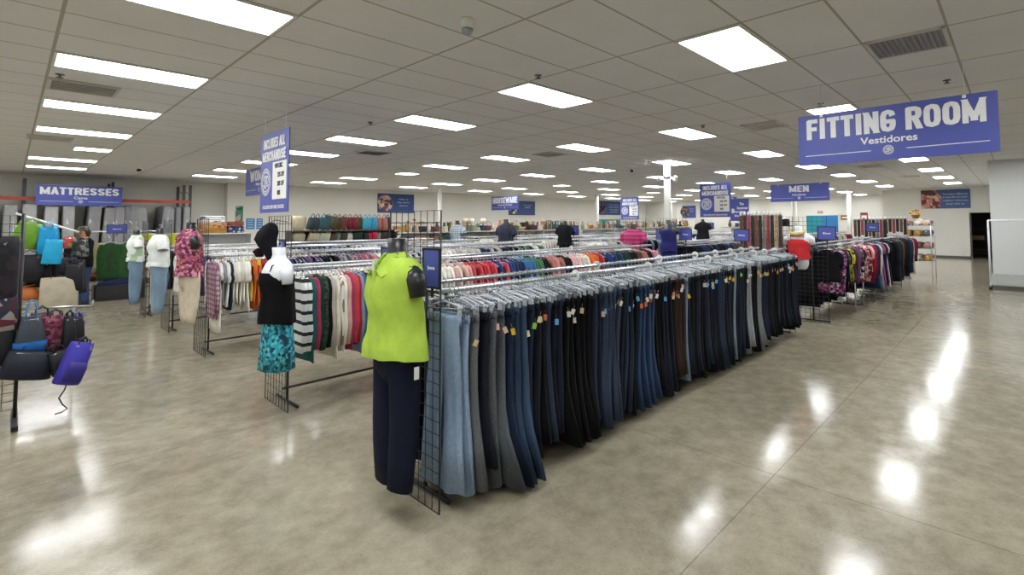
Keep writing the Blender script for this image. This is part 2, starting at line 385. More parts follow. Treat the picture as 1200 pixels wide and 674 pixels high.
def logo(cx, cy, r, z, parent, mat, k=1.0):
    """round emblem: double ring, curved cross strokes; k squeezes nothing, only keeps it round"""
    m = MB()
    def annulus(a, b, n=32):
        for i in range(n):
            t0, t1 = 2*PI*i/n, 2*PI*(i+1)/n
            m.quad((cx+a*math.cos(t0), cy+a*math.sin(t0), z), (cx+b*math.cos(t0), cy+b*math.sin(t0), z), (cx+b*math.cos(t1), cy+b*math.sin(t1), z), (cx+a*math.cos(t1), cy+a*math.sin(t1), z))
    annulus(r*.93, r); annulus(r*.66, r*.73)
    for i in range(26):   # ring of tiny letters between the circles
        t = 2*PI*i/26; w = .09 if i % 3 else .06
        a, b = r*.76, r*.88
        p = [(cx+q*math.cos(t+s_*w), cy+q*math.sin(t+s_*w), z) for q, s_ in ((a, -1), (b, -1), (b, 1), (a, 1))]; m.quad(*p)
    def stroke(pts, w):
        for (x0, y0), (x1, y1) in zip(pts, pts[1:]):
            d = Vector((x1-x0, y1-y0)); d.normalize(); nx, ny = -d.y*w/2, d.x*w/2
            m.quad(*[(cx+r*x, cy+r*y, z) for x, y in ((x0-nx, y0-ny), (x1-nx, y1-ny), (x1+nx, y1+ny), (x0+nx, y0+ny))])
    stroke([(-.48, .1), (-.3, .38), (-.02, .42), (.02, .2), (-.2, .02), (-.32, -.2), (-.1, -.42)], .14); stroke([(.02, -.55), (.08, -.1), (.2, .5)], .13)
    stroke([(.18, .42), (.42, .34), (.5, .12), (.38, -.06), (.12, -.08)], .12)
    stroke([(.2, -.25), (.35, -.3), (.5, -.2)], .12); stroke([(-.5, -.2), (-.35, -.35), (-.3, -.5)], .1)
    return m.build('emblem', mat, parent)
def facing(o, d):
    if d == '-x': o.rotation_euler = Matrix(((0, 0, -1), (-1, 0, 0), (0, 1, 0))).to_euler()
    else: o.rotation_euler = (PI/2, 0, 0)
def hang_sign(label, loc, d, w, h, main, sub, mainw, main_h=.3, subw=.4, wires=True):
    t = thing('hanging_sign', label, 'sign', loc); facing(t, d)
    p = MB().box((0, 0, 0), (w, h, .012)).build('panel', signblue, t)
    mkobj('lettering', blocktext(main, mainw, h*main_h*1.22, 0, h*.21, .009), signwhite, t)
    mkobj('subtitle_lettering', textmesh(sub, subw, h*.13, 0, -h*.12, .02, .008), signwhite, t)
    l = MB()
    for s in (-1, 1): l.box((s*w*.275, -h*.31, .008), (w*.37, .008, .003))
    l.build('line', signwhite, t); logo(0, -h*.315, h*.085, .009, t, signwhite)
    if wires:
        wm = MB(); top = H-loc[2]
        for s in (-1, 1):
            wm.tube([(s*w*.36, h/2-.03, 0), (s*w*.36, top, 0)], .0025, 4); wm.box((s*w*.36, h/2-.02, .008), (.03, .03, .006))
        wm.build('hanging_wire', whiteplastic, t)
    return t
hang_sign('large blue hanging sign reading FITTING ROOM Vestidores', (7.27, -3.04, 2.7), '-x', 1.8, .59, 'FITTING ROOM', 'Vestidores', 1.62, .33, .52)
hang_sign('blue hanging sign reading MEN at the right of the store', (18.5, 1.27, 2.72), '-x', 1.85, .58, 'MEN', 'Hombres', .62, .3, .42)
hang_sign('blue hanging sign reading MATTRESSES in front of the back left wall', (2.44, 17.15, 2.66), '-y', 1.9, .6, 'MATTRESSES', 'Cama', 1.74, .3, .3, wires=False)
hang_sign('blue sign starting WO, half hidden behind the left price sign', (4.62, 8.18, 2.7), '-x', 1.83, .6, 'WOMEN', 'Mujeres', 1.2, .33, .4)
hang_sign('small dark blue hanging sign reading HOUSEWARE', (16.33, 13.5, 2.68), '-x', 1.9, .63, 'HOUSEWARE', 'Articulos de Casa', 1.72, .36, 1.0)
hang_sign('blue sign ending in N, half hidden behind the right price sign', (25.1, 7.1, 2.7), '-x', 1.83, .6, 'CHILDREN', 'Ninos', 1.5, .33, .4)
def price_sign(label, loc):
    t = thing('price_sign', label, 'sign', loc); facing(t, '-x'); w = 1.06; h = 1.09
    MB().box((0, 0, 0), (w, h, .012)).build('panel', signblue, t)
    mkobj('lettering', blocktext('INCLUDES ALL', .84, .135, 0, .4, .009), signwhite, t)
    mkobj('lettering', blocktext('MERCHANDISE', .9, .135, 0, .225, .009), signwhite, t)
    b = MB().box((.22, -.12, .009), (.5, .5, .006)).build('price_board', plain('#e9e9e4', .6), t)
    for i, (s, x, w2) in enumerate((('WITH DISC.', .2, .3), ('25% OFF', .28, .24), ('50% OFF', .28, .24), ('80%', .22, .11))):
        mkobj('lettering', textmesh(s, w2, .065, x, .075-i*.12, .03, .013), blackmat, b)
    logo(-.3, -.12, .19, .009, t, signwhite)
    mkobj('lettering', textmesh('EXCLUDES NEW MERCHANDISE', .8, .05, 0, -.47, .02, .008), signwhite, t)
    wm = MB()
    for s in (-1, 1): wm.tube([(s*.4, .53, 0), (s*.4, H-loc[2], 0)], .0025, 4)
    wm.build('hanging_wire', whiteplastic, t)
price_sign('nearest INCLUDES ALL MERCHANDISE price sign, hanging left over the second rack', (3.37, 3.37, 2.455))
price_sign('INCLUDES ALL MERCHANDISE price sign hanging right of the nearer pillar', (16.11, 3.09, 2.455))
price_sign('farthest INCLUDES ALL MERCHANDISE price sign, near the teal back wall doors', (21.44, 10.05, 2.455))
def family_sign():
    t = thing('hanging_sign', 'blue sign with four short white words, left of the MEN sign', 'sign', (22.8, 5.1, 2.3)); facing(t, '-x')
    MB().box((0, 0, 0), (.86, 1.0, .012)).build('panel', signblue, t)
    for i, (s, x, w2) in enumerate((('The', .1, .2), ('Summer', .14, .5), ('Family', -.02, .46), ('Shop', -.06, .34))):
        mkobj('lettering', textmesh(s, w2, .12, x, .26-i*.18, .03, .008), signwhite, t)
    MB().box((-.3, -.05, .008), (.12, .2, .003)).build('emblem', signwhite, t)
    wm = MB()
    for s in (-1, 1): wm.tube([(s*.35, .49, 0), (s*.35, H-2.3, 0)], .0025, 4)
    wm.build('hanging_wire', whiteplastic, t)
family_sign()
def banner(label, loc, d, w, h, blobs, lines, bg='#2f4a86'):
    t = thing('wall_banner', label, 'banner', loc); facing(t, d)
    MB().box((0, 0, 0), (w, h, .02)).build('panel', plain(bg, .5), t)
    m = MB(); n = 24; c = -w*.3; rr = h*.42
    m.v += [(c+rr*math.cos(2*PI*i/n), rr*math.sin(2*PI*i/n), .012) for i in range(n)]; m.f.append(tuple(range(n))); m.sm.append(False)
    m.build('picture', floral(blobs, 7), t)
    for i, (s, ww) in enumerate(lines):
        mkobj('lettering', textmesh(s, w*ww, h*.09, w*.2, h*(.22-i*.17), .01, .012), plain('#b9c6e0', .5), t)
banner('blue wall banner with a round picture, above the handbag shelves', (13.55, 18.28, 2.74), '-y', 1.92, .92, ['#b98a78', '#5a3b36', '#c4a08c', '#7d4a5b', '#394a78', '#d9c6b0'], [('Help us', .26), ('help others', .34), ('thank you', .24)])
banner('blue wall banner right behind the HOUSEWARE sign', (21.9, 18.28, 2.67), '-y', 2.2, .86, ['#3b2b2c', '#c9a892', '#d9d2c4', '#1b1c25'], [('Your home', .3), ('matters', .2)])
banner('blue wall banner above the teal doors on the back wall', (30.7, 18.28, 2.85), '-y', 2.9, 1.05, ['#2b2435', '#6d5a70', '#93707c', '#1e1d35'], [('Every purchase', .42), ('helps a family', .42), ('in our town', .36), ('every day', .3)])
banner('small banner half picture half blue on the far wall past the nearer pillar', (36.38, 14.8, 2.57), '-x', 1.15, .96, ['#4a3b3b', '#93705a', '#2b3050'], [('Thank you', .3), ('friends', .24)], '#3b4c92')
def fit_banner():
    t = thing('wall_banner', 'wide blue banner with hands picture on the partition wall beside the doorway', 'banner', (30.98, -1.57, 2.8)); facing(t, '-x'); w, h = 1.88, .9
    MB().box((0, 0, 0), (w, h, .02)).build('panel', plain('#465f97', .5), t)
    m = MB(); m.v += [(-w/2, -h/2, .012), (-w*.12, -h/2, .012), (-w*.08, -h*.1, .012), (-w*.08, h*.15, .012), (-w*.2, h/2, .012), (-w/2, h/2, .012)]; m.f.append((0, 1, 2, 3, 4, 5)); m.sm.append(False)
    m.build('picture', floral(['#b0666a', '#d8b49a', '#5a4538', '#c98b80', '#cdbb9a', '#7a3b45'], 6), t)
    for i, (s, ww) in enumerate((('You make a difference', .5), ('in the life of your', .5), ('neighbor when you', .5), ('shop with us', .36))):
        mkobj('lettering', textmesh(s, w*ww, .085, w*.2, .24-i*.16, .01, .012), plain('#c5cfe2', .5), t)
fit_banner()
def wallthings():
    teal = plain('#1f8f9e', .5); blue = plain('#2b79b5', .5)
    for nm, loc, d, w, cat, lab in (('teal_doors', (30.7, 18.27, 1.0), '-y', 2.7, 'door', 'teal panelled double doors under the blue banner on the back wall'), ('teal_mural', (36.36, 5.3, 1.1), '-x', 1.9, 'panel', 'bright teal panels on the far wall, left of the corner at right')):
        t = thing(nm, lab, cat, loc); facing(t, d); h = 2.0 if d == '-y' else 2.1
        MB().box((-w/4, 0, 0), (w/2-.02, h, .05)).build('leaf', teal, t); MB().box((w/4, 0, 0), (w/2-.02, h, .05)).build('leaf', blue if d == '-x' else teal, t)
        f = MB()
        for s in (-1, 1): f.box((s*(w/2+.03), 0, 0), (.06, h+.1, .06))
        f.box((0, h/2+.03, 0), (w+.12, .06, .06)); f.build('frame', whitepaint, t)
        f = MB(); f.box((-.12, 0, .04), (.03, .5, .03)); f.box((.12, 0, .04), (.03, .5, .03)); f.build('handle', chrome, t)
    t = thing('poster_strip', 'tall narrow green and pink poster on the back wall beside the left sign', 'poster', (6.95, 18.294, 2.0)); facing(t, '-y')
    MB().box((0, 0, 0), (.26, .95, .01)).build('sheet', floral(['#3f7a6e', '#4c8a7c', '#c9a197', '#a7b7a2'], 5), t)
    MB().box((0, .36, .008), (.2, .1, .003)).build('heading', plain('#2c5c52', .6), t)
    for x, w, s in ((7.34, .3, 'larger left'), (7.66, .22, 'narrower right')):
        t = thing('poster', '%s one of two bright blue posters on the back wall' % s, 'poster', (x, 18.294, 1.78)); facing(t, '-y')
        MB().box((0, 0, 0), (w, .42, .01)).build('sheet', plain('#3a86c4', .5), t); m = MB()
        for i in range(4): m.box((0, .14-i*.09, .007), (w*.7, .03, .003))
        m.build('text_block', plain('#b8d6ec', .5), t)
    for y, z, w, h, c, l in ((3.95, 2.0, .5, .3, '#8a6a34', 'brown framed picture on the far wall'), (2.9, 2.05, .4, .5, '#8d3a38', 'red notice on the far wall next to the farthest pillar'), (5.4, 2.36, .3, .16, '#a05048', 'small red and white sign above the teal panels')):
        t = thing('wall_notice', l, 'notice', (36.38, y, z)); facing(t, '-x')
        MB().box((0, 0, 0), (w, h, .02)).build('board', plain(c, .6), t); MB().box((0, 0, .012), (w*.7, h*.3, .004)).build('text_block', signwhite, t)
wallthings()

# ------------------------------------------------------------ mattress rack
def mattresses():
    t = thing('pallet_rack', 'tall steel rack with dark uprights and a red beam holding the mattresses', 'rack', (0, 0, 0))
    up_ = plain('#3a3f48', .5); red = solid('red_beam', '#b0492f', .5, 0, .1, 3)
    for x in (-1.3, 1.27, 3.2, 5.06, 5.24):
        m = MB(); m.box((x, 17.55, 1.57), (.075, .07, 3.14)); m.box((x, 18.5, 1.57), (.075, .07, 3.14))
        for i in range(6): m.tube([(x, 17.55, .3+i*.5), (x, 18.5, .5+i*.5)], .012, 4)
        m.build('upright', up_, t)
    for x0, x1 in ((-1.3, 1.27), (1.27, 3.2), (3.2, 5.24)):
        MB().box(((x0+x1)/2, 17.5, 2.55), (x1-x0, .05, .1)).build('beam', red, t)
        MB().box(((x0+x1)/2, 17.5, .2), (x1-x0, .05, .1)).build('beam', red, t)
    ms = [(.55, '#aaa7a2', 0, .3), (.98, '#8c8a88', 1, .3), (1.42, '#96938f', -1, .34), (1.8, '#a3a09c', 1, .34), (2.2, '#908d8a', 0, .3), (2.68, '#5f5c5b', 3, .34), (3.03, '#6b6766', 3, .3), (3.33, '#747070', 1, .26), (3.56, '#45424c', 0, .18), (3.74, '#66625f', -1, .2), (4.06, '#7b7877', -5, .3), (4.42, '#6a6868', 4, .26), (4.66, '#5d5c60', 0, .2), (4.86, '#3d3c44', 0, .16), (5.06, '#77746f', 1, .2)]
    wrap = solid('plastic_wrap', '#e8ebee', .12, 0, .1, 6, .8, .5, .2)
    for i, (x, c, tilt, w) in enumerate(ms):
        w *= .82; nm = ordn(i+1)
        t = thing('mattress', 'grey mattress in clear plastic stood on edge, %s from the left on the rack' % nm, 'mattress', (x, 17.9, .27), 0, 'wrapped mattresses on the rack'); t.rotation_euler = (0, R(tilt), 0)
        h = 2.05+(i % 3)*.03
        m = MB(); ring = []
        for z, k in ((0, .85), (.04, 1), (h-.04, 1), (h, .85)): ring.append((z, 0, 0, w/2*k, .72*k))
        m.loft(ring, 24, sq=.12); m.build('mattress_core', solid('ticking'+c, c, .8, 0, .2, 26), t)
        m = MB(); m.loft([(z-.01 if z < .1 else z+.012, 0, 0, rx+.02, ry+.02) for z, _, _, rx, ry in ring], 24, sq=.16); m.build('plastic_cover', wrap, t)
mattresses()

# ------------------------------------------------------------ grid panels, racks, hangers
def grid_mesh(w=.61, h=1.83, z0=0.0, r=.0028):
    f = MB(); g = MB()
    f.tube([(0, -w/2, z0), (0, w/2, z0), (0, w/2, z0+h), (0, -w/2, z0+h)], .005, 6, closed=True)
    n = round(w/.0762); k = round((h)/.0762)
    for i in range(1, n): y = -w/2+w*i/n; g.tube([(0, y, z0), (0, y, z0+h)], r, 4, cap=False)
    for i in range(1, k): z = z0+h*i/k; g.tube([(.004, -w/2, z), (.004, w/2, z)], r, 4, cap=False)
    return f.mesh('frame'), g.mesh('wire_mesh')
GF, GW = grid_mesh()
def grid_panel(x, y, par):
    t = mkobj('end_panel', GF, blackwire, par, (x-par.location.x, y-par.location.y, .002)); mkobj('wire_mesh', GW, blackwire, t); return t
ZR = 1.32
def rack(x0, x1, yc, label, gap=.45, z=ZR, legs=None, low=True, ztop=None):
    t = thing('garment_rack', label, 'clothes rack', ((x0+x1)/2, yc, 0)); L = x1-x0
    for s in (-1, 1):
        MB().tube([(-L/2, s*gap/2, z), (L/2, s*gap/2, z)], .0155, 8).build('hang_rail', chrome, t)
    n = max(1, round(L/2.1))
    for i in range(n+1):
        x = -L/2+.05+(L-.1)*i/n; m = MB()
        m.tube([(x, -gap/2, z-.02), (x, gap/2, z-.02)], .01, 6); m.tube([(x, 0, .02), (x, 0, z-.02)], .0125, 6)
        m.tube([(x, -.27, .02), (x, .27, .02)], .014, 6); m.build('post', darksteel, t)
    if low: MB().tube([(-L/2, -.02, .15), (L/2, -.02, .15)], .013, 6).build('base_bar', blackwire, t)
    return t

def hook(m, z=0, x=0, r=.0032):
    pts = arc((x, 0, z), .022, R(-30), R(200), 8)
    pts = pts[::-1]; m.tube([(x, -.021, z-.012)]*0+pts+[(x, .0, z-.035), (x, 0, z-.065)], r, 5)
def clip_hanger_mesh():
    m = MB(); hook(m)
    m.tube([(0, -.19, -.1), (0, -.08, -.075), (0, 0, -.062), (0, .08, -.075), (0, .19, -.1)], .0065, 5)
    m.tube([(0, -.19, -.1), (0, -.1, -.108), (0, .1, -.108), (0, .19, -.1)], .004, 4)
    for i in (-.12, -.05, .05, .12): m.tube([(0, i, -.075), (0, i*.9, -.107)], .003, 4)
    for s in (-1, 1):
        m.box((.005, s*.16, -.125), (.004, .024, .055)); m.box((-.005, s*.16, -.125), (.004, .024, .055)); m.tube([(-.016, s*.16, -.1), (.016, s*.16, -.1)], .007, 5)
    return m.mesh('clip_hanger')
def top_hanger_mesh():
    m = MB(); hook(m)
    m.tube([(0, -.2, -.135), (0, -.13, -.1), (0, -.04, -.068), (0, .04, -.068), (0, .13, -.1), (0, .2, -.135)], .0065, 5)
    m.tube([(0, -.19, -.14), (0, -.08, -.12), (0, .08, -.12), (0, .19, -.14)], .004, 4)
    m.tube([(0, -.04, -.068), (0, -.02, -.1), (0, .02, -.1), (0, .04, -.068)], .003, 4)
    return m.mesh('hanger')
CH, TH = clip_hanger_mesh(), top_hanger_mesh()

# ---- garments: hang in the local YZ plane, thin along X, hook at z=0
def jeans_mesh(L, W, hemw, spread, th, ph, twist=0):
    m = MB(); n = 20; zs = [-.145, -.16, -.19, -.28, -.42, -.6, -.78, -.94, -L]
    rr = random.Random(int(ph*1000))
    for s in (-1, 1):
        out = []
        for i, z in enumerate(zs):
            t = (z-zs[0])/(zs[-1]-zs[0])
            half = W/4*(1-.05*t) if t < .2 else (W/4*.95*(1-(t-.2)*.35))
            if t > .55: half = half+(hemw/2-half)*((t-.55)/.45)**1.3
            cy = s*(W/4*.98+spread*t*t); tw = twist*t*t
            cx = .012*math.sin(ph+3*t*2+s)+s*.008*t; thx = th/2*(.55+.6*min(1, t*3))
            ring = []
            for j in range(n):
                a = 2*PI*j/n; fo = 1+.16*t*math.sin(3*a+ph+z*5)+.12*min(1, t*4)*math.sin(5*a+ph*2)
                x = cx+thx*math.cos(a)*fo+.006*min(1, t*3)*math.sin(ph*5+a*6+s*2+z*1.5); y = cy+half*math.copysign(abs(math.sin(a))**.8, math.sin(a))
                x, y = x*math.cos(tw)-y*math.sin(tw), x*math.sin(tw)+y*math.cos(tw)
                ring.append((x, y, z+(.006*math.sin(a*2+ph) if i == len(zs)-1 else 0)))
            out.append(ring)
        m.rings(out)
    return m.mesh('jeans')
def waistband_mesh(W, th):
    m = MB(); m.loft([(-.19, 0, 0, th*.36, W/2*1.0), (-.165, 0, 0, th*.38, W/2*.99), (-.142, 0, 0, th*.32, W/2*.97)], 20, sq=.6)
    for y in (-.15, -.05, .05, .15): m.box((th*.36, y, -.165), (.006, .012, .05)); m.box((-th*.36, y, -.165), (.006, .012, .05))
    return m.mesh('waistband')
TAGM = MB().box((0, 0, -.026), (.003, .028, .042)).tube([(0, 0, -.005), (0, .004, .03)], .001, 3).mesh('price_tag')
tagcols = {'tan': '#cdb389', 'pink': '#d6b0a4', 'yellow': '#d9b320', 'white': '#d8d8cf', 'orange': '#d0713a', 'green': '#86c03a', 'blue': '#5aa3d6', 'cream': '#d6cfa6'}
def add_tag(p, y, z, cname, rz=0):
    o = mkobj('price_tag', TAGM, plain(tagcols[cname], .6), p, (rnd.uniform(-.012, .012), y, z), rz); o.rotation_euler = (R(rnd.uniform(-25, 25)), 0, rz); o['label'] = '%s paper price tag' % cname

def top_mesh(L, W, sleeve, th, ph, neck=.07, flare=.02):
    m = MB(); n = 18
    zs = [-.07, -.085, -.11, -.15, -.22, -.32, -.45]
    zs = [z for z in zs if z > -L+.05]+[-L*.88, -L]
    wd = [neck, neck+.05, .15, .195, W*.92, W*.9, W*.92]
    lv = []
    for i, z in enumerate(zs):
        t = i/(len(zs)-1); w = wd[i] if i < len(wd) else W*.92
        if z < -.3: w = W*.92+flare*((-z-.3)/max(.1, L-.3))
        out = []
        for j in range(n):
            a = 2*PI*j/n; f = 1+(.32*math.sin(6*a+ph+z*4)+.15*math.sin(4*a-ph))*min(1, t*1.6)
            out.append((th/2*math.cos(a)*f*(.45+.55*min(1, t*2))+.01*math.sin(z*9+ph), w*math.copysign(abs(math.sin(a))**.8, math.sin(a)), z+(.008*math.sin(3*a+ph) if i == len(zs)-1 else 0)))
        lv.append(out)
    m.rings(lv)
    if sleeve > 0:
        for s in (-1, 1):
            pts = [(0, s*.13, -.105), (0, s*.185, -.13), (0, s*.222, -.19), (.006*s, s*.235, -.19-sleeve*.3), (.012, s*(.228), -.19-sleeve*.65), (.0, s*.215, -.19-sleeve)]
            rs = [.03, .045, .05, .045, .04, .034 if sleeve > .3 else .055]
            out = []
            for (x, y, z), r in zip(pts, rs):
                out.append([(x+math.cos(2*PI*j/10)*min(r, th*.62)*(1+.15*math.sin(3*2*PI*j/10+ph)), y+math.sin(2*PI*j/10)*r*.9, z+(math.sin(2*PI*j/10)*s*.03 if z > -.15 else 0)) for j in range(10)])
            m.rings(out)
    return m.mesh('garment_body')
def collar_mesh():
    m = MB(); m.tube([(.02*math.cos(a), .072*math.sin(a), -.072+.006*math.cos(2*a)) for a in [2*PI*i/14 for i in range(14)]], .008, 5, closed=True); return m.mesh('collar')
COLL = collar_mesh()
TOPS = {}
def topv(style, k):
    key = (style, k)
    if key not in TOPS:
        ph = k*1.7+hash(style) % 7*0 + len(style)
        TOPS[key] = {'tee': lambda: top_mesh(.62+.05*k, .235, .16, .038, ph), 'long': lambda: top_mesh(.72+.05*k, .23, .56, .04, ph), 'tank': lambda: top_mesh(.6+.03*k, .21, 0, .036, ph, .09, .03),
                     'dress': lambda: top_mesh(.95+.05*k, .23, .12, .042, ph, flare=.07), 'jacket': lambda: top_mesh(.7+.02*k, .26, .52, .085, ph), 'coat': lambda: top_mesh(1.0+.04*k, .26, .5, .08, ph, flare=.04)}[style]()
    return TOPS[key]
def hanger_at(kind, x, y, z, rz, label, group):
    o = mkobj(kind, CH if kind == 'clip_hanger' else TH, rnd.choice((clearplastic, clearplastic, smokyplastic)), None, (x, y, z+.0155+.0035-.022+.003), rz)
    o.rotation_euler = (R(rnd.uniform(-5, 5)), 0, rz+R(rnd.uniform(-7, 7)))
    return tag(o, label, 'hanger', group)

# ---------------------------------------------------------------- jeans rack (rack row 0)
YJ = -1.075; YN, YF = YJ-.225, YJ+.225
rk = rack(2.84, 9.3, YJ, 'long double rail garment rack packed with jeans, nearest the camera')
grid_panel(2.79, YJ, rk); grid_panel(9.36, YJ, rk)
def jean_colour(x):
    seq = [(2.96, '#8ea3bd', 'pale blue', 0), (3.0, '#7c4a3d', 'rust brown', 0), (3.06, '#6a6d70', 'grey', 'tan'), (3.13, '#161a26', 'black navy', 0), (3.2, '#5b6066', 'worn grey', 'pink'), (3.27, '#1f2b42', 'dark blue', 'yellow'), (3.34, '#33475f', 'mid blue flared', 0), (3.41, '#3c5069', 'washed blue flared', 'cream')]
    for xe, c, n, tg in seq:
        if x < xe: return c, n, tg
    if 3.83 < x < 4.18: return '#0c0c10', 'black wide leg', 'white' if x < 3.95 else 0
    if 4.2 < x < 4.24 or 4.28 < x < 4.55: return '#3b475c', 'slate blue', 'blue' if x < 4.4 else 'white'
    if 4.83 < x < 5.05: return '#2f4464', 'bright mid blue', 'orange'
    if 5.5 < x < 5.66: return '#3a2b24', 'dark brown corduroy', 'pink'
    if 5.66 < x < 5.75: return '#7b93ab', 'light washed blue', 'yellow'
    if 6.86 < x < 6.94: return '#8b959c', 'pale grey blue', 0
    if 7.26 < x < 7.42: return '#9a9ea2', 'light grey', 'white'
    if 7.6 < x < 7.7: return '#86898c', 'mid grey', 'cream'
    return None
darks = [('#161a26', 'deep navy'), ('#1b2030', 'dark navy'), ('#121419', 'inky'), ('#1f2738', 'indigo'), ('#262f40', 'dark blue'), ('#101114', 'blue black'), ('#2e394a', 'blue'), ('#1a1f2c', 'dark navy')]
def jeans_row():
    x = 2.87; k = 0; yawn = 0
    while x < 9.22:
        k += 1
        s = jean_colour(x); r = rnd.random()
        if s: c, nm, tg = s
        else:
            c, nm = darks[rnd.randrange(len(darks))]; tg = rnd.choice(['tan', 'pink', 'yellow', 'white', 'orange', 'green', 'green', 'blue', 'cream', 'blue'] + [0]*9)
        yawn = yawn*.7+rnd.uniform(-2, 2); th = .05
        L = rnd.uniform(1.1, 1.26); W = rnd.uniform(.37, .4); hemw = rnd.uniform(.15, .24); spread = rnd.uniform(.015, .05); tw = 0
        if 'flared' in nm or k in (6, 7, 8): hemw = .32; L = 1.27; spread = .1
        if k == 1: hemw = .2; L = 1.2
        if nm == 'black wide leg': hemw = .3; L = 1.22; W = .38; spread = .05
        if nm == 'dark brown corduroy': L = 1.1
        if nm in ('slate blue', 'light grey', 'mid grey', 'bright mid blue'): hemw = .26
        tw = .17*math.sin(x*2.3+.6)+.12*math.sin(x*5.1)+rnd.uniform(-.06, .06)
        if 7.9 < x: L = rnd.uniform(1.05, 1.2)
        h = hanger_at('clip_hanger', x, YN, ZR, R(yawn), 'clear plastic clip hanger holding a pair of jeans on the front rail', 'clip hangers on the front jeans rail')
        tl = ('with %s price tag, ' % tg) if tg else ''
        t = thing('jeans', '%s jeans %s%s pair along the front rail' % (nm, tl, ordn(k)), 'jeans', (x, YN, ZR), R(yawn), 'jeans clipped along the front rail')
        mat = denim(c)
        mkobj('trouser_legs', jeans_mesh(L, W, hemw, spread, th, rnd.uniform(0, 6), tw), mat, t)
        mkobj('waistband', WB[0], mat, t)
        if tg: add_tag(t, -W/2-.012+rnd.uniform(0, .03), -.19-rnd.uniform(.0, .12), tg, R(rnd.uniform(20, 70)))
        e = hanger_at('clip_hanger', x+.033, YN, ZR, R(yawn+rnd.uniform(-9, 9)), 'spare clear plastic clip hanger between the jeans on the front rail', 'spare clip hangers on the front jeans rail')
        if rnd.random() < .15 and k > 10: add_tag(t, -W/2-.01, -.2-rnd.uniform(.02, .05), rnd.choice(['tan', 'white', 'orange', 'cream']), R(rnd.uniform(20, 70)))
        x += .066
    # far rail: plain dark pairs behind, mostly hidden
    JM = [jeans_mesh(1.1+.03*i, .38, .18, .02, .06, i*1.3) for i in range(4)]
    x = 2.9; k = 0
    while x < 9.2:
        k += 1; yw = R(rnd.uniform(-3, 3))
        hanger_at('clip_hanger', x, YF, ZR, yw, 'clear plastic clip hanger on the rear rail of the jeans rack', 'clip hangers on the rear jeans rail')
        c, nm = darks[rnd.randrange(len(darks))]
        if rnd.random() < .25: c, nm = rnd.choice([('#5b6a80', 'faded blue'), ('#8a93a0', 'pale grey'), ('#2a2724', 'charcoal'), ('#6a5a4a', 'khaki brown')])
        if k % 2: 
            t = thing('jeans', '%s jeans on the rear rail, %s pair from the near end' % (nm, ordn((k+1)//2)), 'jeans', (x, YF, ZR), yw, 'jeans on the rear rail of the jeans rack')
            mkobj('trouser_legs', JM[k % 4], denim(c), t); mkobj('waistband', WB[0], denim(c), t)
        x += .07
WB = [waistband_mesh(.385, .05)]
jeans_row()

# ---------------------------------------------------------------- tops racks
stuff_g = {}; stuff_h = MB()
def bake(me, x, y, z, rz, mb):
    n = len(mb.v); c, s = math.cos(rz), math.sin(rz)
    for v in me.vertices: p = v.co; mb.v.append((x+p.x*c-p.y*s, y+p.x*s+p.y*c, z+p.z))
    for f in me.polygons: mb.f.append(tuple(n+i for i in f.vertices)); mb.sm.append(f.use_smooth)
namesc = {'#e8e6de': 'white', '#d9d4c6': 'cream', '#b8b0a4': 'beige', '#c9c4be': 'pale grey', '#cc6a34': 'orange', '#a32c38': 'red', '#bf4750': 'coral red', '#a63c5e': 'raspberry pink', '#c2838f': 'pink', '#7a1f3a': 'maroon',
          '#34618c': 'blue', '#2e3a70': 'royal blue', '#3a93a8': 'turquoise', '#27605f': 'dark teal', '#1c3a30': 'dark green', '#3d6648': 'green', '#dfe06a': 'lime yellow', '#e5cf6a': 'yellow', '#8a8a90': 'grey', '#15161a': 'black',
          '#22304e': 'navy', '#6a4a7a': 'purple', '#5a4030': 'brown', '#7e93ac': 'denim blue', '#a26a5a': 'dusty rose', '#4a5f7a': 'steel blue', '#d0a49c': 'blush', '#c2567e': 'hot pink'}
def pal(*ks): inv = {v: k for k, v in namesc.items()}; return [inv[k] for k in ks]
def garment(x, y, rz, style, k, c, label, group, individual=True, mat=None, z=ZR, hgroup=None):
    if individual:
        hanger_at('hanger', x, y, z, rz, 'clear plastic hanger, one of those %s' % (hgroup or 'on the racks'), 'hangers '+(hgroup or 'on the racks'))
        t = thing({'tee': 't_shirt', 'long': 'long_sleeve_top', 'tank': 'tank_top', 'dress': 'dress', 'jacket': 'jacket', 'coat': 'coat'}[style], label, {'tee': 'shirt', 'long': 'shirt', 'tank': 'top', 'dress': 'dress', 'jacket': 'jacket', 'coat': 'coat'}[style], (x, y, z), rz, group)
        m = mat or fabric(c)
        mkobj('garment_body', topv(style, k), m, t); mkobj('collar', COLL, m, t)
        return t
    bake(topv(style, k), x, y, z, rz, stuff_g.setdefault(c, MB())); bake(TH, x, y, z, rz, stuff_h)
sty = {'tee': 'short sleeve top', 'long': 'long sleeve top', 'tank': 'sleeveless top', 'dress': 'dress', 'jacket': 'jacket', 'coat': 'coat'}
